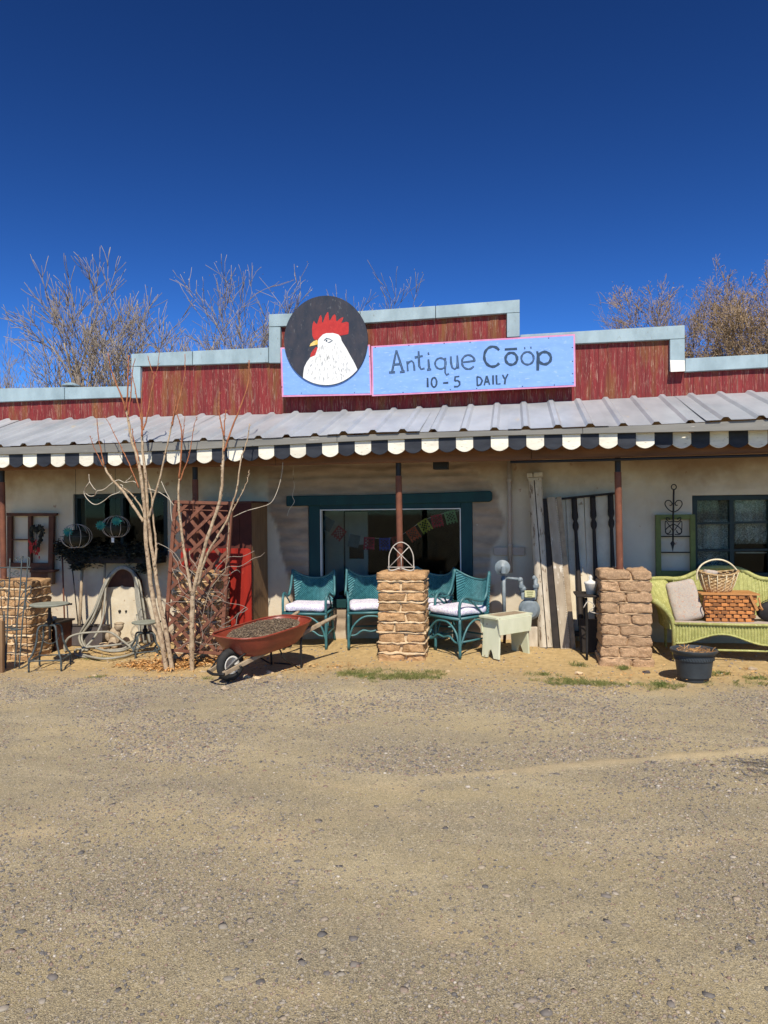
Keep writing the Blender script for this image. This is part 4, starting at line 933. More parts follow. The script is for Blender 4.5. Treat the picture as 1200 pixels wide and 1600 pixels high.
sapling('pale barked sapling of paired crossing stems standing in dead leaves', [
    ([(262, 1050), (251, 992), (239, 937), (233, 890), (228, 842), (226, 795), (221, 750), (214, 712), (206, 690), (202, 665), (197, 640)], .032, .013, B),
    ([(271, 1047), (259, 985), (249, 937), (242, 885), (235, 842), (231, 800), (227, 740), (223, 705), (222, 680)], .029, .014, B),
    ([(242, 885), (244, 860), (243, 842), (239, 807), (236, 771), (229, 745)], .015, .008, B),
    ([(197, 642), (190, 620), (181, 598), (173, 575), (169, 552)], .012, .004, Rr), ([(197, 640), (200, 600), (200, 575), (201, 555)], .011, .005, Rr), ([(200, 650), (204, 620), (206, 595), (207, 580), (211, 560)], .008, .004, Rr),
    ([(222, 682), (222, 650), (221, 630), (223, 590)], .012, .004, Rr), ([(222, 678), (220, 650), (214, 625), (211, 605), (206, 585)], .010, .004, Rr), ([(224, 672), (230, 650), (235, 620), (240, 592), (236, 575), (231, 556)], .010, .004, Rr), ([(240, 594), (246, 575), (249, 548)], .005, .003, Rr),
    ([(224, 815), (208, 790), (190, 765), (176, 750), (166, 735), (160, 718)], .019, .010, B), ([(228, 812), (219, 790), (205, 772), (192, 762)], .011, .007, B),
    ([(163, 726), (157, 700), (153, 675), (151, 650), (147, 634)], .008, .003, Rr), ([(161, 728), (153, 712), (146, 697), (141, 681)], .007, .003, Rr),
    ([(217, 762), (206, 735), (195, 710), (182, 685), (172, 665), (164, 650)], .008, .003, Rr),
    ([(212, 712), (217, 735), (216, 715), (210, 690), (206, 670)], .007, .005, Rr),
    ([(233, 808), (240, 780), (249, 750), (258, 710), (266, 675), (271, 655)], .014, .008, B), ([(268, 662), (276, 640), (283, 612), (289, 582), (289, 553)], .011, .004, Rr), ([(269, 665), (272, 645), (274, 630), (273, 614)], .010, .004, Rr)], 7.0)
sapling('single pale barked sapling forking in front of the lattice trellis', [
    ([(300, 1052), (300, 1010), (300, 960), (302, 925)], .030, .028, B),
    ([(301, 930), (312, 885), (326, 835), (340, 795), (346, 765), (348, 730), (349, 705), (350, 680)], .025, .014, B),
    ([(300, 930), (290, 875), (283, 825), (279, 785), (280, 745)], .019, .012, B),
    ([(280, 748), (283, 710), (284, 680), (281, 660), (276, 645), (274, 628)], .011, .004, Rr), ([(283, 700), (287, 672), (289, 650)], .006, .003, Rr), ([(281, 752), (292, 722), (298, 700), (302, 672), (308, 650)], .008, .003, Rr),
    ([(350, 682), (345, 660), (342, 638), (343, 612)], .010, .004, Rr), ([(350, 682), (351, 660), (353, 640)], .009, .004, Rr), ([(350, 705), (355, 690), (364, 665), (376, 635), (387, 603), (389, 580), (389, 563)], .012, .006, Rr),
    ([(309, 915), (322, 870), (340, 838), (355, 812), (364, 785), (370, 765), (374, 735), (378, 712), (386, 690), (390, 662)], .016, .006, B), ([(356, 812), (362, 800), (372, 782), (384, 758), (388, 745), (389, 735)], .008, .004, B),
    ([(358, 810), (357, 840), (355, 870), (352, 893)], .006, .004, B), ([(352, 893), (340, 905), (325, 930), (315, 970)], .004, .003, B)], 7.02)

# leaf litter
def leaves(name, label, centres, n, Y, m, seed, size=(.02, .045), flat=.5):
    r = random.Random(seed); mb = MB()
    for i in range(n):
        cx, cyy, rx, ry = r.choice(centres); x = r.gauss(cx, rx); y = r.gauss(cyy, ry); z = gz(x, y) + .012 + abs(r.gauss(0, .012)); s = r.uniform(*size)
        R_ = Matrix.Rotation(r.uniform(0, 6.28), 3, 'Z') @ Matrix.Rotation(r.gauss(0, flat), 3, 'X') @ Matrix.Rotation(r.gauss(0, flat), 3, 'Y')
        mb.add([R_ @ Vector(v) * s + Vector((x, y, z)) for v in ((-.6, 0, 0), (-.15, .28, .10), (.5, .05, -.02), (-.1, -.28, .10), (0, 0, -.05))], [(0, 4, 1), (1, 4, 2), (2, 4, 3), (3, 4, 0)])
    o = mb.build(name, M[m]); o['kind'] = 'stuff'; return tag(o, label, 'leaves')
g1 = G(262, 1042); g2 = G(305, 1036); g3 = G(225, 1040)
leaves('fallen_leaves', 'heap of dry tan and orange leaves round the sapling feet', [(g1.x, g1.y, .14, .12), (g2.x, g2.y, .16, .12), (g3.x, g3.y, .12, .07), (g2.x, g2.y + .1, .25, .15)], 4200, 7, 'leaf_dry', 5)
g4 = G(520, 1043); g5 = G(1000, 1062); g6 = G(1165, 1055); g7 = G(480, 1050)
leaves('scattered_leaves', 'thin scatter of dry leaves along the edge of the porch dirt', [(g4.x, g4.y, .25, .05), (g5.x, g5.y, .5, .12), (g6.x, g6.y, .25, .1), (g7.x, g7.y, .35, .05), (-3, 6.9, .8, .3), (1, 7.2, 1, .3)], 420, 7, 'leaf_dry', 6, (.012, .035), .25)

# ================================================================ WHEELBARROW
wp = G(357, 1066); PH = rad(62)
wbx = thing('wheelbarrow', 'faded red wheelbarrow with grey wooden handles full of dry debris', 'wheelbarrow', (wp.x, wp.y + .05, gz(wp.x, wp.y)), PH)
whl = MB()                       # local: +x towards the handle tips, +y to the far side
def torus(c, R0, r0, seg=28, k=10, rot=None, sq=1.0):
    P = [Vector((R0 * math.cos(2 * math.pi * i / seg), 0, R0 * math.sin(2 * math.pi * i / seg))) + Vector(c) for i in range(seg)]; return MB().tube(P, r0, k, True)
ty = torus((0, 0, .155), .120, .038).build('tyre', M['rubber'], wbx, smooth=True)
MB().lathe([(.088, -.02), (.085, -.03), (.06, -.012), (.03, -.02), (.03, .02), (.06, .012), (.085, .03), (.088, .02)], 24, (0, 0, .155), Matrix.Rotation(rad(90), 3, 'X')).build('rim', M['white_paint'], wbx, smooth=True)
TB(wbx, 'axle', 'black_iron', [(0, -.16, .155), (0, .16, .155)], .010, 8, False, 1)
for s in (-1, 1):
    a = Vector((-.17, s * .10, .11)); b = Vector((1.20, s * .28, .50)); d = b - a
    mb = MB(); L_ = d.length; R_ = d.to_track_quat('X', 'Z').to_matrix()
    mb.box(a + d * .42, (L_ * .84, .030, .042), R_); mb.build('handle', M['oldwood'], wbx, bevel=.004)
    MB().tube([a + d * .838, a + d * .86, a + d * .97, b], [.019, .021, .019, .015], 8).build('grip', M['oldwood'], wbx, smooth=True)
    q = a + d * .66; TB(wbx, 'leg', 'black_iron', [q + Vector((0, 0, -.01)), (q.x - .01, q.y, .20), (q.x - .005, q.y, 0.0)], .012, 7)
    TB(wbx, 'leg_brace', 'black_iron', [a + d * .45, (q.x - .24, q.y, .15), (q.x - .03, q.y, .02)], .008, 6, False, 1)
    TB(wbx, 'front_strut', 'black_iron', [(-.16, s * .10, .12), (.02, s * .14, .25), (.16, s * .16, .30)], .009, 6)
TB(wbx, 'wheel_guard', 'black_iron', [(-.17, -.12, .11), (-.20, 0, .10), (-.17, .12, .11)], .014, 6)
TB(wbx, 'leg_foot', 'black_iron', [(.78, -.23, .01), (.80, 0, .02), (.78, .23, .01)], .009, 6)
MB().box((.50, 0, .26), (.34, .30, .04)).build('tray_support', M['black_iron'], wbx)
def tray(u, v):                 # u round, v from rim (0) to bottom centre (1)
    a = 2 * math.pi * u; n = 3.2
    c, s_ = math.cos(a), math.sin(a); rr = 1 / ((abs(c) ** n + abs(s_) ** n) ** (1 / n))
    prof = [(1.0, .0), (.985, -.012), (.93, -.06), (.82, -.14), (.68, -.195), (.5, -.21), (.0, -.215)]
    k = v * 6; i = min(5, int(k)); f = k - i; sc = lerp(prof[i][0], prof[i + 1][0], f); dz = lerp(prof[i][1], prof[i + 1][1], f)
    x = c * rr * .50 * sc; y = s_ * rr * .33 * sc
    x += .05 * (1 - sc)
    return (.42 + x + .0, y, .455 + .05 * (x / .5) + dz + .02 * (1 if x < -.3 else 0) * (-x - .3) * 5)
mb = MB(); mb.shell(tray, 48, 12, lambda u, v: Vector((0, 0, -.004))); mb.build('tray', M['barrow'], wbx, smooth=True)
MB().tube([tray(i / 48, 0) for i in range(48)], .0095, 6, True).build('tray_rim', M['barrow'], wbx, smooth=True)
deb = MB(); deb.grid(lambda u, v: (lambda p, r: (.43 + r * math.cos(2 * math.pi * u) * .42, r * math.sin(2 * math.pi * u) * .28, .435 + .05 * r * math.cos(2 * math.pi * u) * .42 / .5 + (.05 * (1 - r ** 2)) + .012 * noise.noise(Vector((math.cos(6.28 * u) * r * 8, math.sin(6.28 * u) * r * 8, 0)))))(0, 1 - v * .999), 40, 14)
rd = random.Random(9)
for i in range(700):
    r = math.sqrt(rd.random()) * .95; a = rd.uniform(0, 6.28); x, y = .43 + r * math.cos(a) * .41, r * math.sin(a) * .27; z = .440 + .05 * (x - .43) / .5 + .05 * (1 - r * r)
    L_ = rd.uniform(.015, .06); an = rd.uniform(0, 6.28); dz = rd.uniform(-.1, .5) * L_
    deb.box((x, y, z + .006), (L_, .005, .004), Matrix.Rotation(an, 3, 'Z') @ Matrix.Rotation(rd.uniform(-.5, .3), 3, 'Y'))
o = deb.build('debris_load', M['soil']); o['kind'] = 'stuff'; o.rotation_euler.z = PH; o.location = wbx.location; tag(o, 'dry twigs and soil heaped in the red wheelbarrow', 'debris')

# ================================================================ POT
pp = G(1088, 1066); px_, py_ = pp.x, pp.y + .08
pt = thing('plant_pot', 'round charcoal plastic plant pot with a ribbed band in front of the wicker sofa', 'plant pot', (px_, py_, gz(px_, py_)))
MB().lathe([(.118, 0), (.122, .01), (.148, .16), (.158, .185), (.166, .19), (.172, .238), (.178, .242), (.20, .262), (.203, .280), (.196, .284), (.180, .280), (.168, .25), (.14, .04), (0, .03)], 40).build('pot_body', M['pot'], pt, smooth='auto')
for i in range(44):
    a = 2 * math.pi * i / 44; MB().box((.168 * math.cos(a), .168 * math.sin(a), .213), (.008, .012, .044), Matrix.Rotation(a, 3, 'Z') @ Matrix.Rotation(rad(28), 3, 'X')).build('band_rib', M['pot'], pt)
MB().lathe([(.0, .262), (.10, .258), (.176, .250)], 24).build('soil', M['soil'], pt)
mb = MB(); rd = random.Random(4)
for i in range(60):
    a = rd.uniform(0, 6.28); r = rd.uniform(0, .17); d = Vector((rd.uniform(-1, 1), rd.uniform(-1, 1), rd.uniform(.0, .8))) * .06; p = Vector((r * math.cos(a), r * math.sin(a), .262)); mb.tube([p, p + d * .5, p + d + Vector((0, 0, -.01))], .0022, 4)
mb.build('dry_stems', M['leaf_dry'], pt, kind='stuff')

# ================================================================ WICKER SOFA
SYC = 7.97
sx_ = XA(1146, SYC, 960); sofa = thing('wicker_sofa', 'lime green wicker sofa with curved back and flaring arms', 'sofa', (sx_, SYC, gz(sx_, 8)))
hw = .69
path = smooth([(-hw + .03, -.36, 0), (-hw, -.22, 0), (-hw, .0, 0), (-hw + .04, .18, 0), (-hw + .17, .30, 0), (-.35, .345, 0), (0, .355, 0), (.35, .345, 0), (hw - .17, .30, 0), (hw - .04, .18, 0), (hw, .0, 0), (hw, -.22, 0), (hw - .03, -.36, 0)], 14)
plen = len(path) - 1
def hprof(x, y):
    if y < .12: base = lerp(.60, .72, sstep(-.40, .12, y))
    else: base = .735
    return base + .125 * math.exp(-(x / .27) ** 4 * .6) * (1 if y > .2 else 0)
def sback(u, v, amp=.0045, ribs=300):
    k = u * plen; i = min(plen - 1, int(k)); f = k - i; p = path[i].lerp(path[i + 1], f); tg = (path[i + 1] - path[i]).normalized(); n = Vector((tg.y, -tg.x, 0))   # towards the seat
    out = -n; h = hprof(p.x, p.y); flare = (.21 if abs(p.x) > .55 else .10 + .11 * sstep(.3, .55, abs(p.x))) if p.y < .32 else .09
    z = .30 + (h - .30) * v; off = flare * v ** 2.2
    q = p + out * off + Vector((0, 0, z)); q += n * amp * math.cos(u * ribs * 2 * math.pi / 2) ; return q
NU = 420
mb = MB(); mb.shell(lambda u, v: sback(u, v, .0045, 210), NU, 14, lambda u, v: Vector((0, 0, 0))); 
m2 = MB(); m2.grid(lambda u, v: sback(u, v, .0075, 200), NU, 14)
def sout(u, v):
    k = u * plen; i = min(plen - 1, int(k)); tg = (path[i + 1] - path[i]).normalized(); n = Vector((tg.y, -tg.x, 0)); return sback(u, v, .0075, 200) - n * .03
m2.grid(sout, NU, 14); m2.build('backrest', M['lime'], sofa, smooth=True)
MB().tube([sback(i / 130, 1.0, 0) - Vector((0, 0, .005)) for i in range(131)], .026, 9).build('rolled_rim', M['lime'], sofa, smooth=True)
for s, u0 in ((-1, 0.0), (1, 1.0)):       # arm fronts
    mb = MB(); P = [sback(u0, v / 10, 0) for v in range(11)] ; P = [Vector((p.x - s * .0, p.y - .01, p.z)) for p in P]
    P = [Vector((P[0].x, P[0].y, .05))] + P
    mb.tube(P, [.018] + [.020 + .014 * (i / 10) for i in range(11)], 9); mb.build('arm_front', M['lime'], sofa, smooth=True)
def apr(u, v):
    x = lerp(-hw + .03, hw - .03, u); zb = .185 + .055 * (1 - abs(math.sin(u * math.pi * 2 + math.pi)) ** 1.5) * 0 + .05 * math.cos(u * 4 * math.pi) * 1
    zb = .215 + .05 * math.cos((u - .65) * 3.2 * math.pi) * -1
    return (x, -.375 - .02 * math.sin(u * math.pi) - .006 * math.cos(u * 46 * 2 * math.pi), lerp(.36, zb, v))
mb = MB(); mb.grid(apr, 340, 6); mb.grid(lambda u, v: Vector(apr(u, v)) + Vector((0, .02, 0)), 340, 6); mb.build('apron', M['lime'], sofa, smooth=True)
MB().tube([apr(i / 80, 1) for i in range(81)], .010, 6).build('apron_trim', M['lime'], sofa, smooth=True)
MB().rbox((0, -.02, .345), (1.33, .70, .03), .01, 8, .006, 6).build('seat', M['pillow'], sofa, smooth=True)
MB().tube([(-hw + .03, -.385, .362), (0, -.41, .362), (hw - .03, -.385, .362)], .014, 8).build('seat_edge', M['lime'], sofa, smooth=True)
for x in (-.655, .25, .655): MB().tube([(x, -.36, 0), (x, -.36, .25)], [.013, .019], 8).build('leg', M['lime'], sofa, smooth=True)
for x in (-.61, .61): MB().tube([(x, .30, 0), (x, .28, .32)], [.013, .019], 8).build('leg', M['lime'], sofa, smooth=True)
MB().tube([(-.655, -.35, .10), (.655, -.35, .10)], .011, 7).build('stretcher', M['lime'], sofa, smooth=True)
sz = gz(sx_, 8)
# pillow, baskets, bag
pc = U(1064, 958, 7.93)
mb = MB(); mb.rbox((0, 0, 0), (.29, .10, .42), .048, 12, .010, 6, None, 8); o = mb.build('throw_pillow', M['pillow'], smooth=True); o.location = (pc.x + .02, 7.86, sz + .36 + .20); o.rotation_euler = (rad(-14), rad(-14), rad(-8)); tag(o, 'faded tan tapestry pillow leaning on the left arm of the green sofa', 'pillow')
bx0, bx1 = XA(1097, 7.84, 965), XA(1178, 7.84, 965); BW = bx1 - bx0; bc = (bx0 + bx1) / 2
pb = thing('picnic_basket', 'honey coloured splint picnic basket with flat lid on the green sofa seat', 'basket', (bc, 7.74 + .16, sz + .362))
BH = .27; BD = .32
MB().rbox((0, 0, BH / 2 - .004), (BW - .03, BD - .03, BH - .02), .01, 3, 0).build('basket_core', M['frame_brown'], pb)
rows, colsn = 7, 12; rh = BH / rows
spl = None
for r in range(rows):
    for c in range(colsn):
        w_ = BW / colsn; o_ = .5 * w_ if r % 2 else 0; x = -BW / 2 + (c + .5) * w_; tp = 1 - .10 * (1 - (r + .5) / rows)
        over = (r + c) % 2 == 0
        m_ = MB().rbox((0, 0, 0), (w_ * (1.35 if over else .80), .007, rh * .86), .0034, 3, .0006, 14, Matrix.Rotation(rad((r * 7 + c * 13) % 5 - 2), 3, 'Y'))
        o = m_.build('splint', M['honey'], pb) if spl is None else None
        if over: key = 'A'
        if o is None: o = m_.build('splint', M['honey'], pb)
        o.location = (x * tp, -BD / 2 * tp - (.008 if over else -.006), (r + .5) * rh)
for r in range(rows):
    tp = 1 - .10 * (1 - (r + .5) / rows)
    for s in (-1, 1): MB().rbox((s * (BW / 2 * tp), 0, (r + .5) * rh), (.009, BD * tp - .01, rh * .88), .003, 3, .001).build('splint', M['honey'], pb)
MB().rbox((-.005, 0, BH + .008), (BW + .06, BD + .04, .016), .004, 3, .001).build('lid', M['honey_lid'], pb)
MB().box((-BW / 2 - .05, -.02, BH + .004), (.10, .06, .012)).build('lid_tab', M['honey_lid'], pb)
TB(pb, 'handle', 'honey_lid', [(BW / 2 + .012, -BD / 2 - .02, BH - .02), (BW / 2 + .02, -BD / 2 - .035, BH - .10), (BW / 2 + .04, -BD / 2 - .02, BH - .14), (BW / 2 + .03, .1, BH - .12)], .009, 6)
MB().box((BW / 2 - .035, -BD / 2 - .02, BH - .075), (.024, .008, .16), Matrix.Rotation(rad(-24), 3, 'Y')).build('handle', M['honey_lid'], pb)
TB(pb, 'handle', 'frame_brown', [(-BW / 2 + .02, -BD / 2 - .012, BH - .01), (-BW / 2 - .02, -BD / 2 - .03, BH - .08), (-BW / 2 + .0, -BD / 2 - .03, BH - .16), (-BW / 2 + .05, -BD / 2 - .02, BH - .19)], .006, 6)
ob = thing('wicker_basket', 'open tan wicker basket with hooped cane handle standing on the picnic basket', 'basket', (XA(1117, 8.0, 930), 7.90, sz + .362 + BH + .018), rad(4)); ob.rotation_euler.x = rad(4)
n_s, n_v = 64, 11
def bsk(u, v):
    a = 2 * math.pi * u; r = lerp(.62, 1, v ** .7); i = round(u * n_s); j = round(v * n_v); k = 1 + (.035 if (i // 2 + j) % 2 else -.03)
    return (.195 * r * math.cos(a) * k, .125 * r * math.sin(a) * k, .185 * v + .03 * math.cos(a) ** 2 * v)
mb = MB(); mb.grid(bsk, n_s, n_v); mb.add([bsk(i / n_s, 0) for i in range(n_s)], [tuple(range(n_s))[::-1]]); mb.build('woven_body', M['straw'], ob)
MB().tube([bsk(i / n_s, 1) for i in range(n_s)], .010, 6, True).build('rim', M['straw'], ob, smooth=True)
for q in range(14): a = 2 * math.pi * q / 14; MB().tube([(.195 * (.62 + .38 * v ** .7) * math.cos(a) * 1.04, .125 * (.62 + .38 * v ** .7) * math.sin(a) * 1.05, .185 * v + .03 * math.cos(a) ** 2 * v) for v in (0.02, .3, .6, 1)], .0045, 5).build('stake', M['cream_cane'], ob, smooth=True)
TB(ob, 'handle', 'cream_cane', [(-.205, -.02, .12), (-.21, -.02, .20), (-.16, -.01, .28), (-.06, 0, .325), (.04, 0, .325), (.13, 0, .28), (.205, .02, .20)], .009, 7, False, 4)
o = MB().rbox((0, 0, 0), (.14, .10, .07), .03, 5, .015).build('cloth_bundle', M['pillow'], smooth=True); o.location = ob.location + Vector((-.07, 0, .19)); tag(o, 'crumpled reddish cloth poking out of the hooped wicker basket', 'cloth')
bg_ = thing('handbag', 'round black bag with thin wire handle at the right of the green sofa', 'bag', (XA(1210, 7.88, 980), 7.82, sz + .362))
MB().ell((0, 0, .10), (.19, .05, .115), 20, 12).build('bag_body', M['blackcloth'], bg_, smooth=True); TB(bg_, 'handle', 'black_iron', [(-.17, 0, .14), (-.12, 0, .20), (0, 0, .235), (.12, 0, .20), (.17, 0, .14)], .004, 5)

# ================================================================ WALL THINGS, RIGHT
gf = thing('salvaged_window', 'old olive green window frame hung on the wall left of the lace window', 'old window', tuple(U(1055, 902, 8.55)))
GF = rect(1025, 804, 1087, 902, 8.53)
for (a, b, c, d) in ((GF[0], GF[0] + .055, GF[2], GF[3]), (GF[1] - .055, GF[1], GF[2], GF[3])): MB().prism([(a, c), (b, c), (b, d), (a, d)], 8.53, 8.57).build('stile', M['olive'], gf, world=True, bevel=.003)
for (c, d) in ((GF[2], GF[2] + .07), (GF[3] - .055, GF[3])): MB().prism([(GF[0] + .056, c), (GF[1] - .056, c), (GF[1] - .056, d), (GF[0] + .056, d)], 8.532, 8.57).build('rail', M['olive'], gf, world=True, bevel=.003)
for f in (.36, .67): z = lerp(GF[2] + .07, GF[3] - .055, f); MB().prism([(GF[0] + .056, z - .006), (GF[1] - .056, z - .006), (GF[1] - .056, z + .006), (GF[0] + .056, z + .006)], 8.535, 8.565).build('muntin', M['darkwood'], gf, world=True)
io = thing('iron_scroll', 'black wrought iron scroll ornament hanging over the olive green window frame', 'ornament', tuple(U(1052, 862, 8.50)))
def UL(l, Y, o): return [U(a, b, Y) - Vector(o.location) for a, b in l]
def zr(l): return [(1010 + x / 6.316, 740 + y / 6.316) for x, y in l]
TB(io, 'shaft', 'black_iron', UL(zr([(270, 155), (266, 400), (262, 680)]), 8.50, io), .010, 7)
TB(io, 'ring', 'black_iron', UL(zr([(271 + 25 * math.cos(a), 132 + 25 * math.sin(a)) for a in [i * math.pi / 7 for i in range(15)]]), 8.50, io), .006, 6)
for s in (-1, 1):
    f = lambda l: UL(zr([(268 + s * x, y) for x, y in l]), 8.495, io)
    TB(io, 'heart_scroll', 'black_iron', f([(8, 378), (50, 355), (84, 305), (72, 270), (40, 266), (16, 290), (22, 312), (40, 312)]), .006, 6, False, 5)
    TB(io, 'lower_scroll', 'black_iron', f([(6, 470), (40, 475), (70, 455), (68, 435), (45, 440), (38, 455)]), .006, 6, False, 4)
    TB(io, 'lower_scroll', 'black_iron', f([(6, 500), (50, 525), (80, 560), (70, 590), (40, 585), (30, 560)]), .006, 6, False, 4)
    TB(io, 'lower_scroll', 'black_iron', f([(10, 560), (50, 500), (80, 470), (80, 560), (60, 600), (12, 600)]), .005, 6, False, 4)
MB().pprism(zr([(262, 770), (250, 715), (238, 690), (255, 665), (270, 665), (282, 690), (272, 715)]), 8.49, .02).build('spear_tip', M['black_iron'], io, world=True)

# gas meter --------------------------------------------------------
gm = thing('gas_meter', 'grey gas meter with round regulator and pipe elbows against the wall', 'gas meter', (XA(800, 8.2, 1000), 8.2, gz(.3, 8.2)))
def at2(px, py, Y=8.2): return U(px, py, Y) - Vector(gm.location)
RX = Matrix.Rotation(rad(90), 3, 'X')
c = at2(785, 887, 8.16); MB().lathe([(.085, -.015), (.088, 0), (.085, .012), (.05, .03), (.03, .05), (0, .055)], 28, c, RX).build('regulator', M['gray_metal'], gm, smooth='auto')
MB().lathe([(.03, -.02), (.03, .05), (.018, .06)], 12, at2(787, 893, 8.10)).build('valve', M['gray_metal'], gm)
MB().tube([at2(787, 900, 8.16), at2(788, 968, 8.16)], .021, 12).build('riser_pipe', M['gray_metal'], gm, smooth=True)
MB().tube([at2(788, 903, 8.2), at2(814, 905, 8.2)], .016, 12).build('cross_pipe', M['gray_metal'], gm, smooth=True)
for a in ((787, 905), (813, 906), (818, 920), (838, 915)): MB().ell(at2(*a), (.032, .03, .032), 14, 8).build('elbow', M['gray_metal'], gm, smooth=True)
MB().tube([at2(814, 905), at2(815, 925)], .023, 12).build('down_pipe', M['gray_metal'], gm, smooth=True); MB().tube([at2(837, 903), at2(837, 932)], .023, 12).build('down_pipe', M['gray_metal'], gm, smooth=True)
MB().lathe([(.034, -.014), (.034, .014)], 8, at2(815, 916)).build('union_nut', M['gray_metal'], gm); MB().lathe([(.034, -.014), (.034, .014)], 8, at2(837, 916)).build('union_nut', M['gray_metal'], gm); MB().ell(at2(835, 903), (.028, .028, .03), 10, 6).build('cap', M['gray_metal'], gm, smooth=True)
c = at2(827, 952, 8.19); MB().lathe([(0, .075), (.085, .072), (.105, .05), (.115, .04), (.115, .02), (.118, .018), (.118, -.018), (.115, -.02), (.115, -.04), (.10, -.06), (0, -.065)], 30, c, RX).build('meter_body', M['gray_metal'], gm, smooth='auto')
MB().rbox(at2(826, 931, 8.19), (.17, .12, .085), .02, 4, 0).build('meter_head', M['gray_metal'], gm, smooth='auto'); MB().rbox(at2(828, 928, 8.11), (.115, .02, .075), .004, 3, 0).build('label_plate', M['yellow_label'], gm)
mb = MB(); 
for k in range(3): mb.box(at2(828, 925 + k * 3.2, 8.098), (.07 - .01 * k, .002, .006))
mb.build('print_lines', M['olive'], gm)
MB().tube([at2(790, 965, 8.16), at2(788, 1005, 8.16)], .018, 10).build('lower_pipe', M['frame_brown'], gm, smooth=True)
MB().rbox((XA(833, 8.3, 990) - gm.location.x, .06, .10), (.10, .10, .24), .01, 3, .003).build('support_block', M['plaster_old'], gm)
cp = thing('conduit', 'beige conduit pipe running down the wall above the gas meter', 'pipe', (XA(797, 8.54, 850), 8.54, 1.0))
xx = cp.location.x; MB().tube([(0, 0, .0 - .17), (0, 0, 1.25)], .025, 12).build('pipe', M['pipe_beige'], cp, smooth=True)
for z in (.15, .9): MB().lathe([(.032, -.012), (.032, .012)], 12, (0, 0, z)).build('collar', M['pipe_beige'], cp)
a, b, c, d = rect(772, 855, 820, 868, 8.56); o = MB().box((0, 0, 0), (b - a, .02, d - c)).build('wall_board', M['pipe_beige'], None, bevel=.003); o.location = ((a + b) / 2, 8.572, (c + d) / 2); tag(o, 'short flat beige board fixed to the wall behind the conduit', 'board')
fl = thing('flood_light', 'small black box lamp under the porch beam right of the middle post', 'lamp', tuple(U(689, 716, 8.0)))
MB().rbox((0, 0, -.075), (.17, .12, .10), .01, 3, 0).build('housing', M['black'], fl); MB().box((0, 0, -.01), (.05, .05, .06)).build('bracket', M['black'], fl); MB().box((0, 0, .10), (.015, .015, .2)).build('stem', M['black'], fl)

# leaning columns and panels ---------------------------------------
def lean(o, base_px, base_Y, top_px, top_py, top_Y):
    b = Vector((XA(base_px, base_Y, 1015), base_Y, 0)); b.z = gz(b.x, b.y); t_ = U(top_px, top_py, top_Y); d = t_ - b
    o.location = b; q = d.to_track_quat('Z', 'Y')
    ay = math.atan2(d.x, d.z); ax = -math.asin(d.y / d.length); o.rotation_euler = (Matrix.Rotation(ay, 3, 'Y') @ Matrix.Rotation(ax, 3, 'X')).to_euler(); return d.length
col = thing('wooden_column', 'tall weathered white round column with square cap leaning on the wall', 'column')
Lc = lean(col, 853, 8.2, 835, 739, 8.48)
MB().tube([(0, 0, 0), (0, 0, Lc - .08)], [.082, .078], 18).build('shaft', M['plaster_old'], col, smooth='auto'); MB().box((0, 0, Lc - .035), (.175, .16, .05)).build('cap', M['plaster_old'], col, bevel=.004); MB().box((0, 0, Lc - .085), (.15, .15, .04)).build('cap_moulding', M['plaster_old'], col, bevel=.004)
MB().tube([(.01, -.083, 0), (.0, -.080, Lc * .5), (-.01, -.0785, Lc - .1)], .005, 4).build('split', M['darkwood'], col)
pn = thing('wooden_pilaster', 'flaky white flat pilaster with a beaded edge leaning beside the round column', 'board')
Lp = lean(pn, 883, 8.12, 861, 777, 8.40)
MB().rbox((0, 0, Lp / 2), (.095, .04, Lp), .004, 4, .001).build('plank', M['panel'], pn); MB().rbox((.085, .012, Lp / 2), (.06, .03, Lp), .004, 4, .001).build('backing_strip', M['oldwood'], pn)
mb = MB(); z = .02
while z < Lp - .02: mb.ell((.052, -.016, z), (.008, .008, .009), 6, 4); z += .019
mb.build('beading', M['plaster_old'], pn, kind='stuff')
MB().rbox((-.085, .03, Lp / 2), (.075, .04, Lp * .995), .004, 4, .001).build('backing_strip', M['darkwood'], pn)
br_ = thing('baluster_frame', 'pale board panel with dark turned balusters leaning on the wall behind the right pillar', 'balustrade')
a = U(868, 782, 8.5); b = U(966, 772, 8.5); br_.location = (a.x, 8.5, gz(1.5, 8.5))
zA, zB = a.z - br_.location.z, b.z - br_.location.z; WB = b.x - a.x
MB().prism([(0, zA), (WB, zB), (WB, zB + .025), (0, zA + .025)], -.02, .03).build('top_rail', M['darkwood'], br_)
for (tx, bx) in ((872, 884), (897, 908), (926, 934), (954, 960)):
    pa = U(tx, 785, 8.5); pb_ = U(bx, 930, 8.2); H_ = (lerp(zA, zB, (pa.x - a.x) / WB)); P0 = Vector((pa.x - a.x, 0, H_ + .005)); P1 = Vector((pb_.x - a.x, -.3, .15)); d = P1 - P0; n_ = 40
    prof = [lerp(.032, .03, 0) if f < .12 else (.036 if f < .16 else (.020 if f < .20 else (.034 if f < .235 else (.018 if f < .26 else (lerp(.019, .031, sstep(.26, .75, f)) if f < .78 else (.02 if f < .80 else .032)))))) for f in [i / n_ for i in range(n_ + 1)]]
    MB().tube([P0 + d * (i / n_) for i in range(n_ + 1)], prof, 10).build('baluster', M['darkwood'], br_, smooth=True)
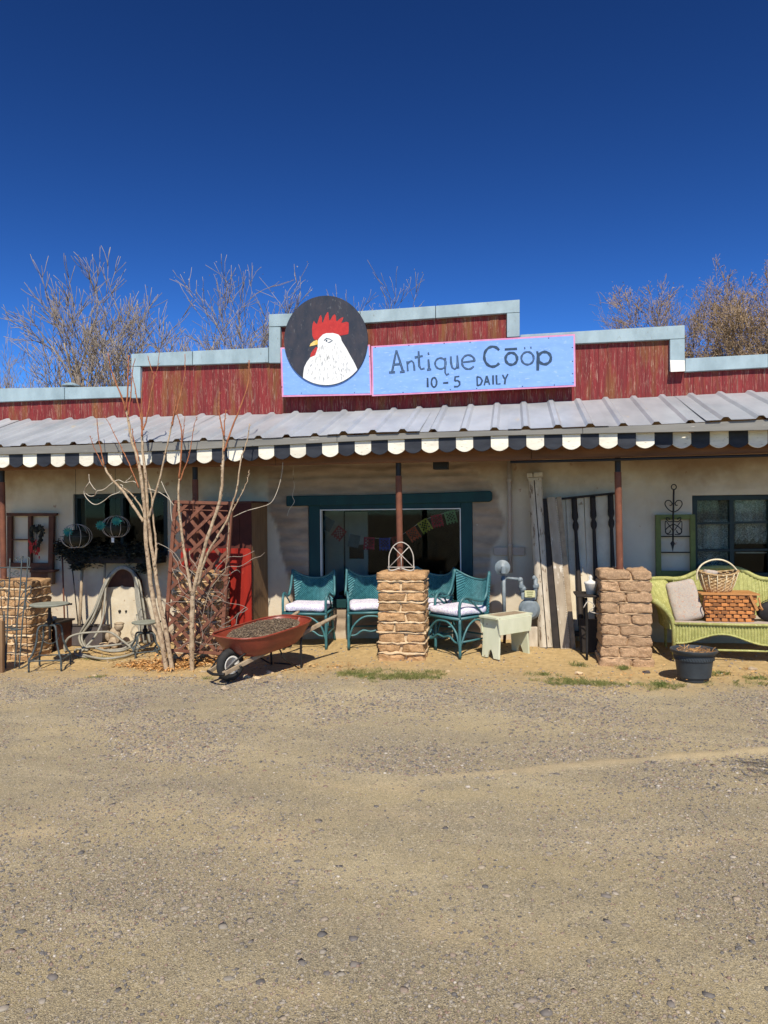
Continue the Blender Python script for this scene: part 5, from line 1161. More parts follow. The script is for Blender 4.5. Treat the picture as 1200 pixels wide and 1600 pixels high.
for (tx, bx) in ((877, 889), (891, 901), (905, 914), (920, 928), (934, 941), (947, 952), (958, 962)):
    pa = U(tx, 785, 8.52); pb_ = U(bx, 930, 8.24); P0 = Vector((pa.x - a.x, .035, lerp(zA, zB, (pa.x - a.x) / WB))); P1 = Vector((pb_.x - a.x, -.255, .14)); d = P1 - P0
    MB().box(P0 + d * .5, (.098, .012, d.length), d.to_track_quat('Z', 'Y').to_matrix() @ Matrix.Rotation(0, 3, 'Z')).build('back_board', M['cream_panel'], br_)
MB().prism([(.05, .12), (WB + .02, .12), (WB + .02, .17), (.05, .17)], -.33, -.27).build('bottom_rail', M['darkwood'], br_)
# sewing style table and white pot
tx = XA(922, 7.75, 960); stt = thing('iron_table', 'small dark table on an iron base tucked behind the right pillar', 'table', (tx, 7.78, gz(tx, 7.8))); zz = U(912, 929, 7.75).z - gz(tx, 7.8)
MB().box((.06, 0, zz), (.42, .40, .022)).build('tabletop', M['darkwood'], stt, bevel=.004)
for sx in (-.05, .2):
    TB(stt, 'leg', 'black_iron', [(sx, -.16, zz - .02), (sx + .01, -.12, zz * .5), (sx, -.17, 0)], .014, 7); TB(stt, 'leg', 'black_iron', [(sx, .16, zz - .02), (sx + .01, .12, zz * .5), (sx, .17, 0)], .014, 7)
TB(stt, 'scroll', 'pale_metal', [(-.08, -.18, zz - .12), (-.03, -.18, zz - .05), (.03, -.18, zz - .10), (-.02, -.18, zz - .15), (.08, -.18, zz - .18)], .006, 6); MB().box((.08, .10, .2), (.35, .03, .35)).build('shelf_panel', M['darkwood'], stt)
o = MB().lathe([(.045, 0), (.062, .10), (.066, .105), (.066, .12), (.058, .125), (.03, .135), (.014, .15), (.022, .17), (.012, .19), (0, .192)], 20).build('ceramic_jar', M['white_paint'], smooth=True); o.location = (XA(923, 7.72, 920), 7.72, stt.location.z + zz + .012); tag(o, 'small pale lidded jar on the dark iron table', 'jar')
# ================================================================ WALL THINGS, LEFT
fw = thing('hung_window_frame', 'dark brown old window frame hung on the wall behind the left post', 'window frame', tuple(U(45, 890, 8.52)))
def zl(x, y): return (x / 9.23, 790 + y / 9.23)
def fpr(l, name, m, dy=0, dep=.045, par=fw, Y=8.52, f=zl): return MB().pprism([f(*q) for q in l], Y + dy, dep).build(name, M[m], par, world=True, bevel=.002)
fpr([(90, 150), (90, 105), (810, 108), (810, 135), (775, 150)], 'rail', 'frame_brown', -.012)
fpr([(100, 880), (100, 152), (165, 152), (160, 880)], 'stile', 'frame_brown'); fpr([(400, 840), (400, 152), (450, 152), (445, 840)], 'stile', 'frame_brown'); fpr([(690, 930), (700, 152), (772, 152), (755, 930)], 'stile', 'frame_brown')
fpr([(160, 845), (160, 825), (690, 830), (690, 925), (440, 925), (160, 900)], 'rail', 'frame_brown', .003); fpr([(165, 500), (165, 482), (398, 482), (398, 500)], 'muntin', 'frame_brown', .003)
sh = thing('carved_shelf', 'carved brown wooden bracket shelf under the hung window frame', 'shelf', tuple(U(65, 910, 8.5)))
fpr([(425, 965), (425, 925), (790, 925), (785, 945), (750, 965)], 'top', 'frame_brown', -.06, .10, sh, 8.54); fpr([(440, 1090), (440, 966), (690, 966), (700, 1100), (560, 1105)], 'carved_panel', 'frame_brown', .0, .03, sh, 8.54); fpr([(690, 1135), (690, 966), (755, 966), (750, 1140)], 'bracket', 'brownside', -.03, .07, sh, 8.54)
hw_ = thing('heart_wreath', 'small dark red and green heart wreath hanging in the old window frame', 'wreath', tuple(U(57, 855, 8.48)))
hp = smooth([U(57 + a, 838 + b, 8.48) - Vector(hw_.location) for a, b in [(0, -9), (4, -14), (8, -12), (8.5, -4), (6, 6), (2, 16), (-2, 16), (-6, 6), (-8.5, -4), (-8, -12), (-4, -14), (0, -9)]], 4)
r = random.Random(2); mb = MB()
for p in hp:
    for k in range(7): mb.ell(p + Vector((r.gauss(0, .012), r.gauss(0, .012), r.gauss(0, .012))), (.012, .009, .016), 5, 3)
mb.build('leaves', M['dark_leaf'], hw_)
mb = MB()
for k in range(26): mb.ell(Vector((r.gauss(0, .02), r.gauss(0, .015), r.gauss(-.02, .05))), (.010, .008, .022), 5, 3)
mb.build('berries', M['comb'], hw_); MB().tube([(0, 0, .10), (0, 0, .30)], .002, 4).build('string', M['black'], hw_)
mb = MB()
for k in range(40): p = U(49 + r.gauss(0, 2.2), 852 + r.gauss(0, 6), 8.49); mb.ell(p, (.009, .008, .026), 5, 3)
tag(mb.build('chilli_string', M['comb']), 'dangling dark red chilli string on the middle bar of the old window frame', 'chillies')
# window box with withered leaves
wb = thing('window_box', 'long window box of dark withered plants under the dark left window', 'planter', tuple(U(172, 880, 8.4)))
a, b, c, d = rect(108, 868, 250, 880, 8.40); MB().box(((a + b) / 2 - wb.location.x, 8.46 - wb.location.y, (c + d) / 2 - wb.location.z), (b - a, .20, d - c)).build('box', M['darkwood'], wb, bevel=.003)
r = random.Random(21); mb = MB()
blobs = [(108, 862, 16, 11), (140, 866, 18, 11), (205, 866, 20, 9), (100, 852, 9, 7), (112, 868, 13, 9), (130, 876, 14, 8), (150, 862, 20, 10), (170, 868, 18, 9), (185, 860, 16, 9), (205, 862, 16, 10), (225, 868, 15, 9), (203, 874, 5, 5), (232, 880, 10, 8), (222, 888, 6, 6), (120, 885, 9, 4), (245, 868, 10, 8), (92, 858, 4, 8)]
for i in range(6500):
    cx, cyy, rx, ry = r.choice(blobs); p = U(r.gauss(cx, rx * .62), r.gauss(cyy, ry * .62), 8.30 + r.uniform(0, .25)); s = r.uniform(.012, .030)
    R_ = Matrix.Rotation(r.uniform(0, 6.28), 3, 'Z') @ Matrix.Rotation(r.uniform(0, 6.28), 3, 'X')
    mb.add([R_ @ Vector(v) * s + p - Vector(wb.location) for v in ((-1, 0, 0), (0, .4, .1), (1, 0, 0), (0, -.4, .1))], [(0, 3, 2, 1)])
mb.build('foliage', M['dark_leaf'], wb, kind='stuff')
for n_, (px, py, rad_, Y, lab) in enumerate(((119, 838, .185, 8.15, 'hanging wire globe planter with teal leaves at the left of the dark window'), (181, 823, .165, 8.1, 'hanging wire globe planter with a white tag in front of the dark window'))):
    c = U(px, py, Y); gp_ = thing('wire_globe', lab, 'planter', tuple(c), 0, 'hanging wire globe planters')
    for k in range(9):
        a = math.pi * 2 * k / 9; MB().tube([(rad_ * math.sin(q) * math.cos(a), rad_ * math.sin(q) * math.sin(a), rad_ * .82 * math.cos(q)) for q in [math.pi * (.0 + .86 * j / 9) for j in range(10)]], .0032, 5).build('rib', M['pale_metal'], gp_, smooth=True)
    MB().tube([(rad_ * math.cos(a), rad_ * math.sin(a), 0) for a in [6.283 * j / 24 for j in range(24)]], .0025, 5, True).build('hoop', M['iron'], gp_); MB().tube([(rad_ * .43 * math.cos(a), rad_ * .43 * math.sin(a), -rad_ * .74) for a in [6.283 * j / 16 for j in range(16)]], .003, 5, True).build('hoop', M['pale_metal'], gp_)
    MB().ell((0, 0, -rad_ * .1), (rad_ * .8, rad_ * .8, rad_ * .55), 16, 8).build('moss_ball', M['dark_leaf'], gp_, smooth=True)
    for q0, (ox, oz) in enumerate(((-.0 if n_ == 0 else .10, .07), (-.11, .02)) if n_ else (((.0, .06)),)):
        mb = MB()
        for k in range(11):
            a = 6.283 * k / 11; tip = Vector((ox + .075 * math.cos(a), -rad_ * .9, oz + .065 * math.sin(a))); o_ = Vector((ox, -rad_ * .82, oz)); s_ = Vector((-math.sin(a), 0, math.cos(a))) * .012
            mb.add([o_, o_ + (tip - o_) * .6 + s_ + Vector((0, -.015, 0)), tip, o_ + (tip - o_) * .6 - s_ + Vector((0, -.015, 0))], [(0, 1, 2, 3)])
        mb.build('succulent', M['succulent'], gp_)
    MB().tube([(0, 0, rad_ * .8), (0, 0, 2.12 - c.z)], .003, 4).build('hanging_wire', M['black_iron'], gp_)
    if n_: MB().box((.03, -rad_ * .75, -rad_ * .95), (.035, .002, .055)).build('tag', M['white_paint'], gp_)
# stakes and tool handles
def stake(name, lab, cat, p0, p1, r0, m, tip=None):
    o = MB().tube([p0, lerp(p0, p1, .5), p1], r0, 8).build(name, M[m], smooth=True); tag(o, lab, cat); return o
ug = lambda px, Y, dz=0: Vector((XA(px, Y, 1000), Y, gz(XA(px, Y, 1000), Y) + dz))
stake('garden_stake', 'thin brown stake with an orange lower end leaning on the wall', 'stake', ug(102, 8.45), U(97, 862, 8.55), .010, 'rust')
stake('garden_stake', 'thin black slanting rod right of the orange ended stake', 'stake', ug(123, 8.35, .2), U(111, 868, 8.55), .007, 'black_iron')
stake('tool_handle', 'weathered grey tool handle standing against the wall below the withered plants', 'handle', ug(124, 8.30, .15), U(129, 874, 8.52), .019, 'oldwood')
stake('tool_handle', 'thin grey pole rising through the hose loops at the left of the arch', 'pole', ug(160, 8.30, .3), U(165, 868, 8.48), .014, 'oldwood')
stake('wall_rod', 'slim dark rod running down the wall to the hose pile inside the arch', 'rod', ug(168, 8.52, .15), U(172, 928, 8.55), .012, 'darkwood')
# dark box, low table
a = XA(93, 8.28); b = XA(160, 8.28); px_c = (a + b) / 2; zt = U(120, 978, 8.28).z; o = thing('metal_trough', 'flat grey brown trough against the wall behind the hose loops', 'trough', (px_c, 8.33, gz(px_c, 8.3)))
Hb = zt - gz(px_c, 8.3); MB().box((0, -.05, Hb / 2), (b - a, .012, Hb)).build('front_panel', M['slate'], o, bevel=.002); MB().box((0, .12, Hb / 2), (b - a, .012, Hb)).build('back_panel', M['slate'], o); MB().tube([(-(b - a) / 2, -.056, Hb), ((b - a) / 2, -.056, Hb)], .008, 6).build('rim', M['darkwood'], o)
for s in (-1, 1): MB().box((s * ((b - a) / 2 - .006), .035, Hb / 2), (.012, .15, Hb)).build('end_panel', M['slate'], o)
a = XA(44, 8.0); b = XA(92, 8.0); xc = (a + b) / 2; zt = U(66, 971, 8.0).z; o = thing('low_bench', 'dark low bench behind the left metal stool', 'bench', (xc, 8.05, gz(xc, 8.05))); Hb = zt - gz(xc, 8)
MB().box((0, .08, Hb - .012), (b - a + .04, .35, .024)).build('top', M['darkwood'], o, bevel=.003); 
for s in (-1, 1): MB().box((s * ((b - a) / 2 - .03), .08, Hb / 2 - .012), (.04, .32, Hb - .026)).build('leg', M['frame_brown'], o)
MB().box((0, .2, Hb / 2), (b - a - .1, .02, Hb - .06)).build('back_board', M['darkwood'], o)
mb = MB(); r = random.Random(8)
for k in range(26): mb.ell((r.uniform(-.14, .12), r.uniform(-.03, .1), r.uniform(.02, .05)), (.022, .02, .022), 7, 5)
g_ = mb.build('glass_beads', M['blue_glass'], smooth=True); g_.location = (xc, 8.0, zt); tag(g_, 'cluster of pale blue glass pieces on the dark low bench', 'glass', )
a, b, c, d = rect(49, 914, 55, 923, 8.5); o = MB().rbox((0, 0, 0), (b - a, .04, d - c), .008, 3, 0).build('teal_box', M['teal_frame']); o.location = ((a + b) / 2, 8.56, (c + d) / 2); tag(o, 'tiny dark teal box on the wall beside the left pillar', 'box')
# arch with white board, hose
ar = thing('arched_mirror', 'dark arched board with white lower panel standing behind the coiled hose', 'arched board', (XA(192, 8.5), 8.5, gz(XA(192, 8.5), 8.5)))
ap = [(158, 1006), (158, 930), (162, 908), (172, 894), (185, 888), (198, 888), (211, 895), (219, 908), (222, 930), (224, 1006)]
MB().pprism(ap[::-1], 8.52, .05).build('arch_board', M['frame_brown'], ar, world=True, bevel=.003)
MB().pprism([(163, 1005), (164, 918), (186, 917), (190, 915), (194, 917), (214, 918), (219, 1005)][::-1], 8.50, .02).build('white_panel', M['cream_panel'], ar, world=True)
for a in ((187, 955, .019), (197, 955, .014)): MB().ell(U(a[0], a[1], 8.495) - Vector(ar.location), (a[2], .02, a[2]), 12, 8).build('knob', M['black'], ar, smooth=True)
hz = thing('garden_hose', 'pale grey garden hose in many loops hung over the arch and coiled on the dirt', 'hose', (XA(180, 8.3), 8.3, gz(XA(180, 8.3), 8.3)))
r = random.Random(31); l0 = Vector(hz.location)
for k in range(9):
    j = lambda s: r.uniform(-s, s); f = k / 8
    Y0 = 8.22 + .025 * (k % 5)
    L_ = [(238 - 14 * f + j(2), 1006, Y0), (232 - 13 * f, 975, Y0), (226 - 13 * f, 935, Y0 + .05), (219 - 8 * f, 908, Y0 + .12), (206 - 2 * f, 890 + 3 * f, 8.40), (190, 884 + 4 * f, 8.42), (175 + 3 * f, 893 + 3 * f, 8.40), (160 + 7 * f, 915, Y0 + .12), (146 + 10 * f + j(1), 950, Y0 + .05), (131 + 12 * f + j(2), 975, Y0), (120 + 10 * f + j(2), 992, Y0), (124 + 10 * f, 1008 + j(2), Y0 - .06), (137 + 6 * f, 1018 + j(2), Y0 - .15)]
    if k >= 2: MB().tube(smooth([U(*q) - l0 for q in L_], 5), .0135, 6).build('hose_loop', M['hose'], hz, smooth=True)
def gp3(px, py, dz=.015): p = G(px, py); return Vector((p.x, p.y, p.z + dz)) - l0
for k, (L_) in enumerate(([(137, 1018), (120, 1016), (118, 1024), (135, 1029), (165, 1031), (195, 1028), (210, 1020), (205, 1012), (180, 1010), (150, 1013), (125, 1018)], [(126, 1020), (128, 1027), (160, 1034), (190, 1031), (212, 1024), (214, 1016), (200, 1010)], [(135, 1015), (165, 1024), (190, 1024), (208, 1017), (225, 1008), (240, 1004)], [(128, 1022), (150, 1020), (175, 1018), (200, 1014), (215, 1008)])):
    MB().tube(smooth([gp3(a, b, .015 + .02 * k) for a, b in L_], 6), .0135, 6).build('hose_loop', M['hose'], hz, smooth=True)
for L_ in ([(102, 1018, 7.9), (101, 1008, 7.9), (108, 996, 7.9), (125, 990, 7.95), (148, 988, 8.0), (172, 988, 8.05), (190, 1000, 8.0), (205, 1012, 7.9), (212, 1020, 7.85)], [(122, 1022, 7.9), (135, 1010, 8.0), (150, 992, 8.1), (160, 968, 8.2), (164, 935, 8.3), (166, 905, 8.4)], [(217, 990, 8.2), (212, 1000, 8.1), (202, 1008, 8.0), (190, 1014, 7.95), (165, 1016, 7.9)], [(235, 1005, 8.05), (222, 1012, 8.0), (215, 1004, 8.1), (218, 985, 8.2), (214, 960, 8.3)]):
    MB().tube(smooth([U(*q) - l0 for q in L_], 6), .0135, 6).build('hose_loop', M['hose'], hz, smooth=True)
# little stone figure and rocks
sf = thing('stone_figure', 'small crouching garden figure of tan stone in front of the white panel', 'figurine', tuple(G(180, 1010) + Vector((0, 0, -.01)))); RF = [((0, 0, .07), (.09, .08, .08)), ((.0, .0, .17), (.075, .06, .08)), ((.06, -.01, .26), (.06, .055, .055)), ((-.07, -.05, .15), (.03, .03, .07)), ((.07, -.06, .13), (.03, .03, .07)), ((.05, -.09, .03), (.05, .05, .03)), ((-.06, -.09, .03), (.05, .05, .03))]
for nm, i0 in (('body', (0, 1)), ('head', (2,)), ('arm', (3,)), ('arm', (4,)), ('foot', (5,)), ('foot', (6,))):
    mb = MB()
    for i in i0: mb.ell(RF[i][0], RF[i][1], 12, 8)
    mb.v = [tuple(Vector(v) + noise.noise_vector(Vector(v) * 22) * .012) for v in mb.v]; mb.build(nm, M['stone'], sf, smooth=True)
MB().ell((.06, -.005, .295), (.065, .06, .02), 12, 6).build('hat_brim', M['oldwood'], sf, smooth=True)
def rock(px, py, s, lab, m='stone', seed=0, dz=0):
    p = G(px, py); mb = MB(); mb.ell((0, 0, s[2] * .6), s, 12, 8); mb.v = [tuple(Vector(v) + noise.noise_vector(Vector(v) * (1.3 / max(s)) + Vector((seed, 0, 0))) * max(s) * .35) for v in mb.v]
    o = mb.build('rock', M[m], smooth='auto'); o.location = (p.x, p.y, p.z + dz - .01); return tag(o, lab, 'rock')
rock(163, 1012, (.07, .05, .05), 'pale chunky stone left of the crouching garden figure', 'mortar', 3); rock(192, 1012, (.05, .05, .06), 'dark lump of stone right of the crouching garden figure', 'slate', 5); rock(748, 1010, (.07, .06, .05), 'orange tan rock under the turned teal chair', 'brick_a', 8); rock(762, 1016, (.06, .05, .04), 'pale rock just left of the step stool', 'stone', 9); rock(420, 1052, (.05, .03, .02), 'pale flat stone under the wheelbarrow', 'mortar', 11); rock(385, 1058, (.04, .03, .02), 'small white stone beside the wheelbarrow tyre', 'mortar', 12)
# metal stools
def stool(px, py_top, Y, rseat, foot, lab, rz=.3):
    x = XA(px, Y, 1000); g = gz(x, Y); H = U(px, py_top, Y).z - g; t = thing('metal_stool', lab, 'stool', (x, Y, g), rz, 'metal stools with sage round seats')
    MB().lathe([(0, H - .026), (rseat * .8, H - .026), (rseat * .97, H - .018), (rseat, H - .004), (rseat * .98, H), (0, H + .002)], 28).build('seat', M['sage'], t, smooth='auto')
    MB().lathe([(.014, H * .45), (.014, H * .68), (.026, H * .70), (.032, H * .75), (.018, H * .80), (.016, H - .03)], 10).build('spindle', M['black_iron'], t)
    for k in range(4):
        a = math.pi / 4 + k * math.pi / 2; c, s = math.cos(a), math.sin(a)
        MB().tube(smooth([(.02 * c, .02 * s, H * .66), (.10 * c, .10 * s, H * .67), (.135 * c, .135 * s, H * .60), (.15 * c, .15 * s, H * .42), (.20 * c, .20 * s, H * .24), (foot * c, foot * s, H * .18), (foot * 1.02 * c, foot * 1.02 * s, 0)], 4), .011, 7).build('leg', M['iron'], t, smooth=True)
        a2 = a + math.pi / 2; MB().tube([(foot * c, foot * s, H * .16), (foot * math.cos(a2), foot * math.sin(a2), H * .16)], .008, 6).build('stretcher', M['iron'], t)
    MB().tube([(.10 * math.cos(q), .01, H * .52 + .10 * math.sin(q)) for q in [math.pi * (1 + j / 10) for j in range(11)]], .004, 5).build('brace_ring', M['iron'], t); MB().box((rseat + .01, 0, H - .012), (.04, .025, .02)).build('seat_lug', M['black_iron'], t)
    return t
stool(78, 943, 7.15, .205, .23, 'sage topped iron swivel stool beside the left iron trellis'); stool(227, 971, 7.75, .15, .17, 'low sage topped iron stool behind the paired sapling stems', .6)
# iron garden trellis at the left edge
it = thing('iron_trellis', 'weathered iron garden trellis with scrolls leaning at the left edge', 'trellis', tuple(G(14, 1050))); l1 = Vector(it.location)
def zi(x, y): return (x / 8, 860 + y / 8)
def ii(l, r0, nm='rod', Yt=7.42, Yb=7.12, sm=4, m='iron'):
    P = [U(*zi(x, y), lerp(Yt, Yb, min(1, max(0, y / 1500)))) - l1 for x, y in l]; MB().tube(smooth(P, sm) if sm > 1 else P, r0, 6).build(nm, M[m], it, smooth=True)
for l in ([(125, 100), (118, 400), (100, 700), (90, 1000), (70, 1500)], [(275, 70), (250, 500), (215, 900), (205, 1200), (180, 1480)], [(350, 80), (325, 500), (290, 800), (265, 1100), (240, 1470)], [(50, 760), (60, 1000), (65, 1500)], [(-60, 200), (-70, 1500)]): ii(l, .0075, 'rod', sm=3)
for l in ([(-80, 215), (385, 215)], [(-80, 1010), (60, 1005), (290, 980)], [(60, 960), (280, 990)]): ii(l, .008, 'crossbar', sm=1)
for l in ([(215, 135), (195, 105), (215, 85), (245, 105), (240, 140)], [(262, 300), (225, 320), (180, 300), (180, 265), (215, 255), (225, 285), (205, 290)], [(125, 290), (150, 270), (165, 300)], [(275, 130), (285, 95), (295, 70)], [(345, 110), (365, 90), (372, 150), (360, 210)],
          [(345, 480), (380, 440), (385, 520), (350, 560), (330, 620), (370, 660)], [(250, 440), (290, 400), (330, 430), (320, 500), (280, 540), (260, 600)], [(255, 680), (300, 640), (320, 700), (290, 760), (240, 800)], [(215, 920), (160, 930), (130, 970), (180, 1000), (240, 990)], [(100, 1120), (140, 1090), (190, 1120), (200, 1180)], [(0, 400), (50, 380), (60, 440), (20, 470), (-20, 430)], [(60, 1540), (160, 1490), (300, 1460), (400, 1380), (480, 1360)], [(-40, 1560), (60, 1545), (120, 1520)]): ii(l, .0055, 'scroll', sm=5)
o = MB().rbox((0, 0, .28), (.22, .05, .56), .01, 4, .004).build('rusty_sheet', M['brownside'], smooth='auto'); p = G(-10, 1050); o.location = (p.x, p.y + .02, p.z - .01); tag(o, 'rust brown board standing at the very left edge of the picture', 'board')

# ================================================================ GRASS, PEBBLES
r = random.Random(77); mb = MB()
patches = [(560, 1055, .10, .05), (600, 1058, .14, .05), (650, 1058, .14, .045), (680, 1052, .05, .03), (890, 1066, .14, .045), (940, 1070, .16, .035), (1030, 1072, .09, .04), (975, 1045, .02, .02), (150, 1060, .05, .02), (590, 1050, .15, .02), (1125, 1053, .05, .02), (1180, 1060, .06, .02), (905, 1040, .04, .02), (845, 1055, .1, .03), (160, 1030, .15, .02), (540, 1053, .05, .03), (1160, 1070, .2, .03), (325, 1062, .04, .02)]
wts = [3, 4, 4, 1, 3, 3, 2.2, .5, .6, 1, .5, .7, .5, .6, 1, 1.5, .8, .4]
tufts = []
for i in range(420):
    px, py, rx, ry = r.choices(patches, wts)[0]; c = G(px, py); tufts.append((r.gauss(c.x, rx * .9), r.gauss(c.y, ry * 1.5), r.uniform(.008, .035)))
for i in range(11000):
    cx_, cy_, rr_ = r.choice(tufts); x = r.gauss(cx_, rr_); y = r.gauss(cy_, rr_); z = gz(x, y)
    h = r.uniform(.008, .026) * (1.5 if r.random() < .1 else 1); a = r.uniform(0, 6.28); l = r.uniform(.2, 1.1) * h; w_ = .0022; dx, dy = math.cos(a), math.sin(a)
    mb.add([(x - dy * w_, y + dx * w_, z - .003), (x + dy * w_, y - dx * w_, z - .003), (x + dx * l + dy * w_ * .4, y + dy * l, z + h * .9), (x + dx * l * 1.4, y + dy * l * 1.4, z + h)], [(0, 1, 2, 3)])
o = mb.build('grass', M['grass']); o['kind'] = 'stuff'; tag(o, 'sparse low patches of green and dry grass along the porch edge', 'grass')

def pebbles(name, label, n, xr, yr, smin, smax, power, seed, flat=.5, dens=None, sink=.35):
    rg = np.random.default_rng(seed); phi = (1 + 5 ** .5) / 2
    ico = np.array([(-1, phi, 0), (1, phi, 0), (-1, -phi, 0), (1, -phi, 0), (0, -1, phi), (0, 1, phi), (0, -1, -phi), (0, 1, -phi), (phi, 0, -1), (phi, 0, 1), (-phi, 0, -1), (-phi, 0, 1)]) / math.sqrt(1 + phi * phi)
    fc_ = np.array([(0, 11, 5), (0, 5, 1), (0, 1, 7), (0, 7, 10), (0, 10, 11), (1, 5, 9), (5, 11, 4), (11, 10, 2), (10, 7, 6), (7, 1, 8), (3, 9, 4), (3, 4, 2), (3, 2, 6), (3, 6, 8), (3, 8, 9), (4, 9, 5), (2, 4, 11), (6, 2, 10), (8, 6, 7), (9, 8, 1)])
    y = yr[0] + (yr[1] - yr[0]) * rg.random(n) ** 1.0; hw0 = y * .62 + .4; x = -y * .18 + (rg.random(n) * 2 - 1) * hw0
    if dens is not None:
        keep = np.array([rg.random() < dens(a, b) for a, b in zip(x, y)]); x, y = x[keep], y[keep]; n = len(x)
    s = smin + (smax - smin) * rg.random(n) ** power
    V = ico[None] * (1 + .6 * (rg.random((n, 12, 1)) - .5)); V = V * np.stack([s * (1 + .5 * rg.random(n)), s, s * (flat + .2 * rg.random(n))], 1)[:, None, :]
    a = rg.random(n) * 6.283; c, s_ = np.cos(a)[:, None], np.sin(a)[:, None]; X = V[..., 0] * c - V[..., 1] * s_; Y = V[..., 0] * s_ + V[..., 1] * c; Z = V[..., 2]
    z0 = np.array([gz(p, q) + noise.fractal(Vector((p * .9, q * .9, 0)), 1, 2, 3) * .012 + noise.fractal(Vector((p * 6, q * 6, 3)), 1, 2, 3) * .004 for p, q in zip(x, y)]) + s * flat * sink * .6
    P = np.stack([X + x[:, None], Y + y[:, None], Z + z0[:, None]], -1).reshape(-1, 3); F = (fc_[None] + (np.arange(n) * 12)[:, None, None]).reshape(-1, 3)
    me = bpy.data.meshes.new(name); me.vertices.add(len(P)); me.vertices.foreach_set('co', P.ravel()); me.loops.add(len(F) * 3); me.loops.foreach_set('vertex_index', F.ravel())
    me.polygons.add(len(F)); me.polygons.foreach_set('loop_start', np.arange(len(F)) * 3); me.update(calc_edges=True); me.materials.append(M['pebble'])
    o = bpy.data.objects.new(name, me); COL.objects.link(o); o['kind'] = 'stuff'; tag(o, label, 'pebbles')
def dn(x, y): return sstep(-.25, .35, noise.fractal(Vector((x * .8, y * .8, 9)), 1, 2, 3)) * .85 + .15
pebbles('gravel', 'fine mixed gravel bedded in the dusty lot', 85000, (-4, 3), (2.0, 6.7), .0020, .0072, 2.0, 1, .55, dn)
pebbles('gravel', 'grey gravel band between the lot and the porch dirt', 42000, (-4, 3), (4.2, 6.7), .0035, .011, 1.8, 4, .55, lambda x, y: sstep(-.3, .3, noise.fractal(Vector((x * 1.1, y * 1.1, 2)), 1, 2, 3)))
pebbles('pebbles', 'scattered larger dark and pale pebbles sunk in the lot', 2000, (-4, 3), (1.9, 6.9), .004, .019, 3.2, 2, .18, None, .0)
pebbles('pebbles', 'small stones strewn over the dirt by the porch', 2600, (-4, 3), (6.4, 8.3), .003, .013, 2.5, 3, .6)

# ================================================================ BARE TREES BEHIND
def tree(label, px, py_top, Y, seed, spread, nst=1, lev=5, mt='treebark', mtw='treetwig', lean=0, tw=.010, curl=.25, leaf=0, hang=0, r0=.16, base_py=700, upness=.16, first=.42):
    top = U(px, py_top, Y); t = thing('bare_tree', label, 'tree', (top.x, Y, -.1), 0, 'bare trees behind the shop'); H = top.z + .1; r = random.Random(seed); tr = MB(); cr = MB(); lf = MB()
    def br(p, d, L, rad_, l):
        n = 4 if l < 3 else 3; P = [p.copy()]
        for k in range(n):
            d = (d + Vector((r.gauss(0, curl), r.gauss(0, curl), r.gauss(0, curl * .7) + (upness if l < lev - 1 else upness * .6 - hang))) * .55).normalized(); P.append(P[-1] + d * L / n)
        r1 = max(tw * .6, rad_ * (.62 if l < lev else .35)); (tr if l <= 1 else cr).tube(P, [lerp(rad_, r1, k / n) for k in range(n + 1)], 7 if l == 0 else (5 if l < 3 else 3))
        if leaf and l >= lev - 1:
            for k in range(leaf):
                q = P[r.randint(1, n)] + Vector((r.gauss(0, .06), r.gauss(0, .06), r.gauss(-.02, .07))); s = r.uniform(.014, .034); v = Vector((r.gauss(0, 1), r.gauss(0, 1), r.gauss(0, 1))).normalized() * s; u = v.orthogonal().normalized() * s * .5; lf.add([q - v, q + u, q + v, q - u], [(0, 1, 2, 3)])
        if l >= lev: return
        for k in range(r.choice((3, 3, 4)) if l < lev - 1 else r.choice((3, 4, 5))):
            f = r.uniform(.30, 1.0) if k else 1.0; i = min(n - 1, int(f * n)); q = P[i].lerp(P[i + 1], f * n - i) if i < n else P[-1]
            ax = Vector((r.gauss(0, 1), r.gauss(0, 1), r.gauss(0, .5))).normalized(); a = r.uniform(.25, .75) * (spread if l < 3 else 1) * (1 if k else .4)
            nd = (Matrix.Rotation(a, 3, d.cross(ax).normalized() if d.cross(ax).length > .01 else Vector((1, 0, 0))) @ d).normalized()
            br(q, nd, L * r.uniform(.58, .80), max(tw * .7, lerp(rad_, r1, f) * r.uniform(.55, .8)), l + 1)
    for s in range(nst):
        d = Vector((lean + (r.uniform(-.5, .5) if nst > 1 else 0) * spread, r.uniform(-.2, .2), 1)).normalized(); br(Vector((r.uniform(-.25, .25) * (nst > 1), 0, 0)), d, H * first * r.uniform(.85, 1.05), r0, 0)
    # scale and shift the whole plant so that its crown stands where and as high as it is seen
    A = [np.array(m_.v) if m_.v else np.zeros((0, 3)) for m_ in (tr, cr, lf)]; RT = np.array(RC.transposed()); sh = 0.0; k = 1.0
    base = np.array(t.location)
    for it_ in range(14):
        q = (np.concatenate(A[:2]) * k + base + np.array((sh, 0, 0)) - np.array((0, 0, EYE))) @ RT.T
        X_ = 600 + FPX * q[:, 0] / -q[:, 2]; Y_ = 800 - FPX * q[:, 1] / -q[:, 2]
        k *= (800 - py_top) / (800 - np.percentile(Y_, .02)); vis = Y_ < 620; sh += (px - (X_[vis].mean() if vis.any() else px)) / FPX * Y
    for m_, a_ in zip((tr, cr, lf), A): m_.v = [tuple(p_) for p_ in a_ * k]
    t.location.x += sh
    tr.build('trunk', M[mt], t, smooth=True); cr.build('crown', M[mtw], t, smooth=True)
    if leaf: lf.build('seed_clusters', M[mtw], t, kind='stuff')
tree('tall grey bare tree with upswept limbs rising behind the left parapet', 172, 386, 19, 3, .80, 4, 5, 'treebark', 'treetwig', curl=.20, tw=.0115, r0=.13, first=.36, upness=.10)
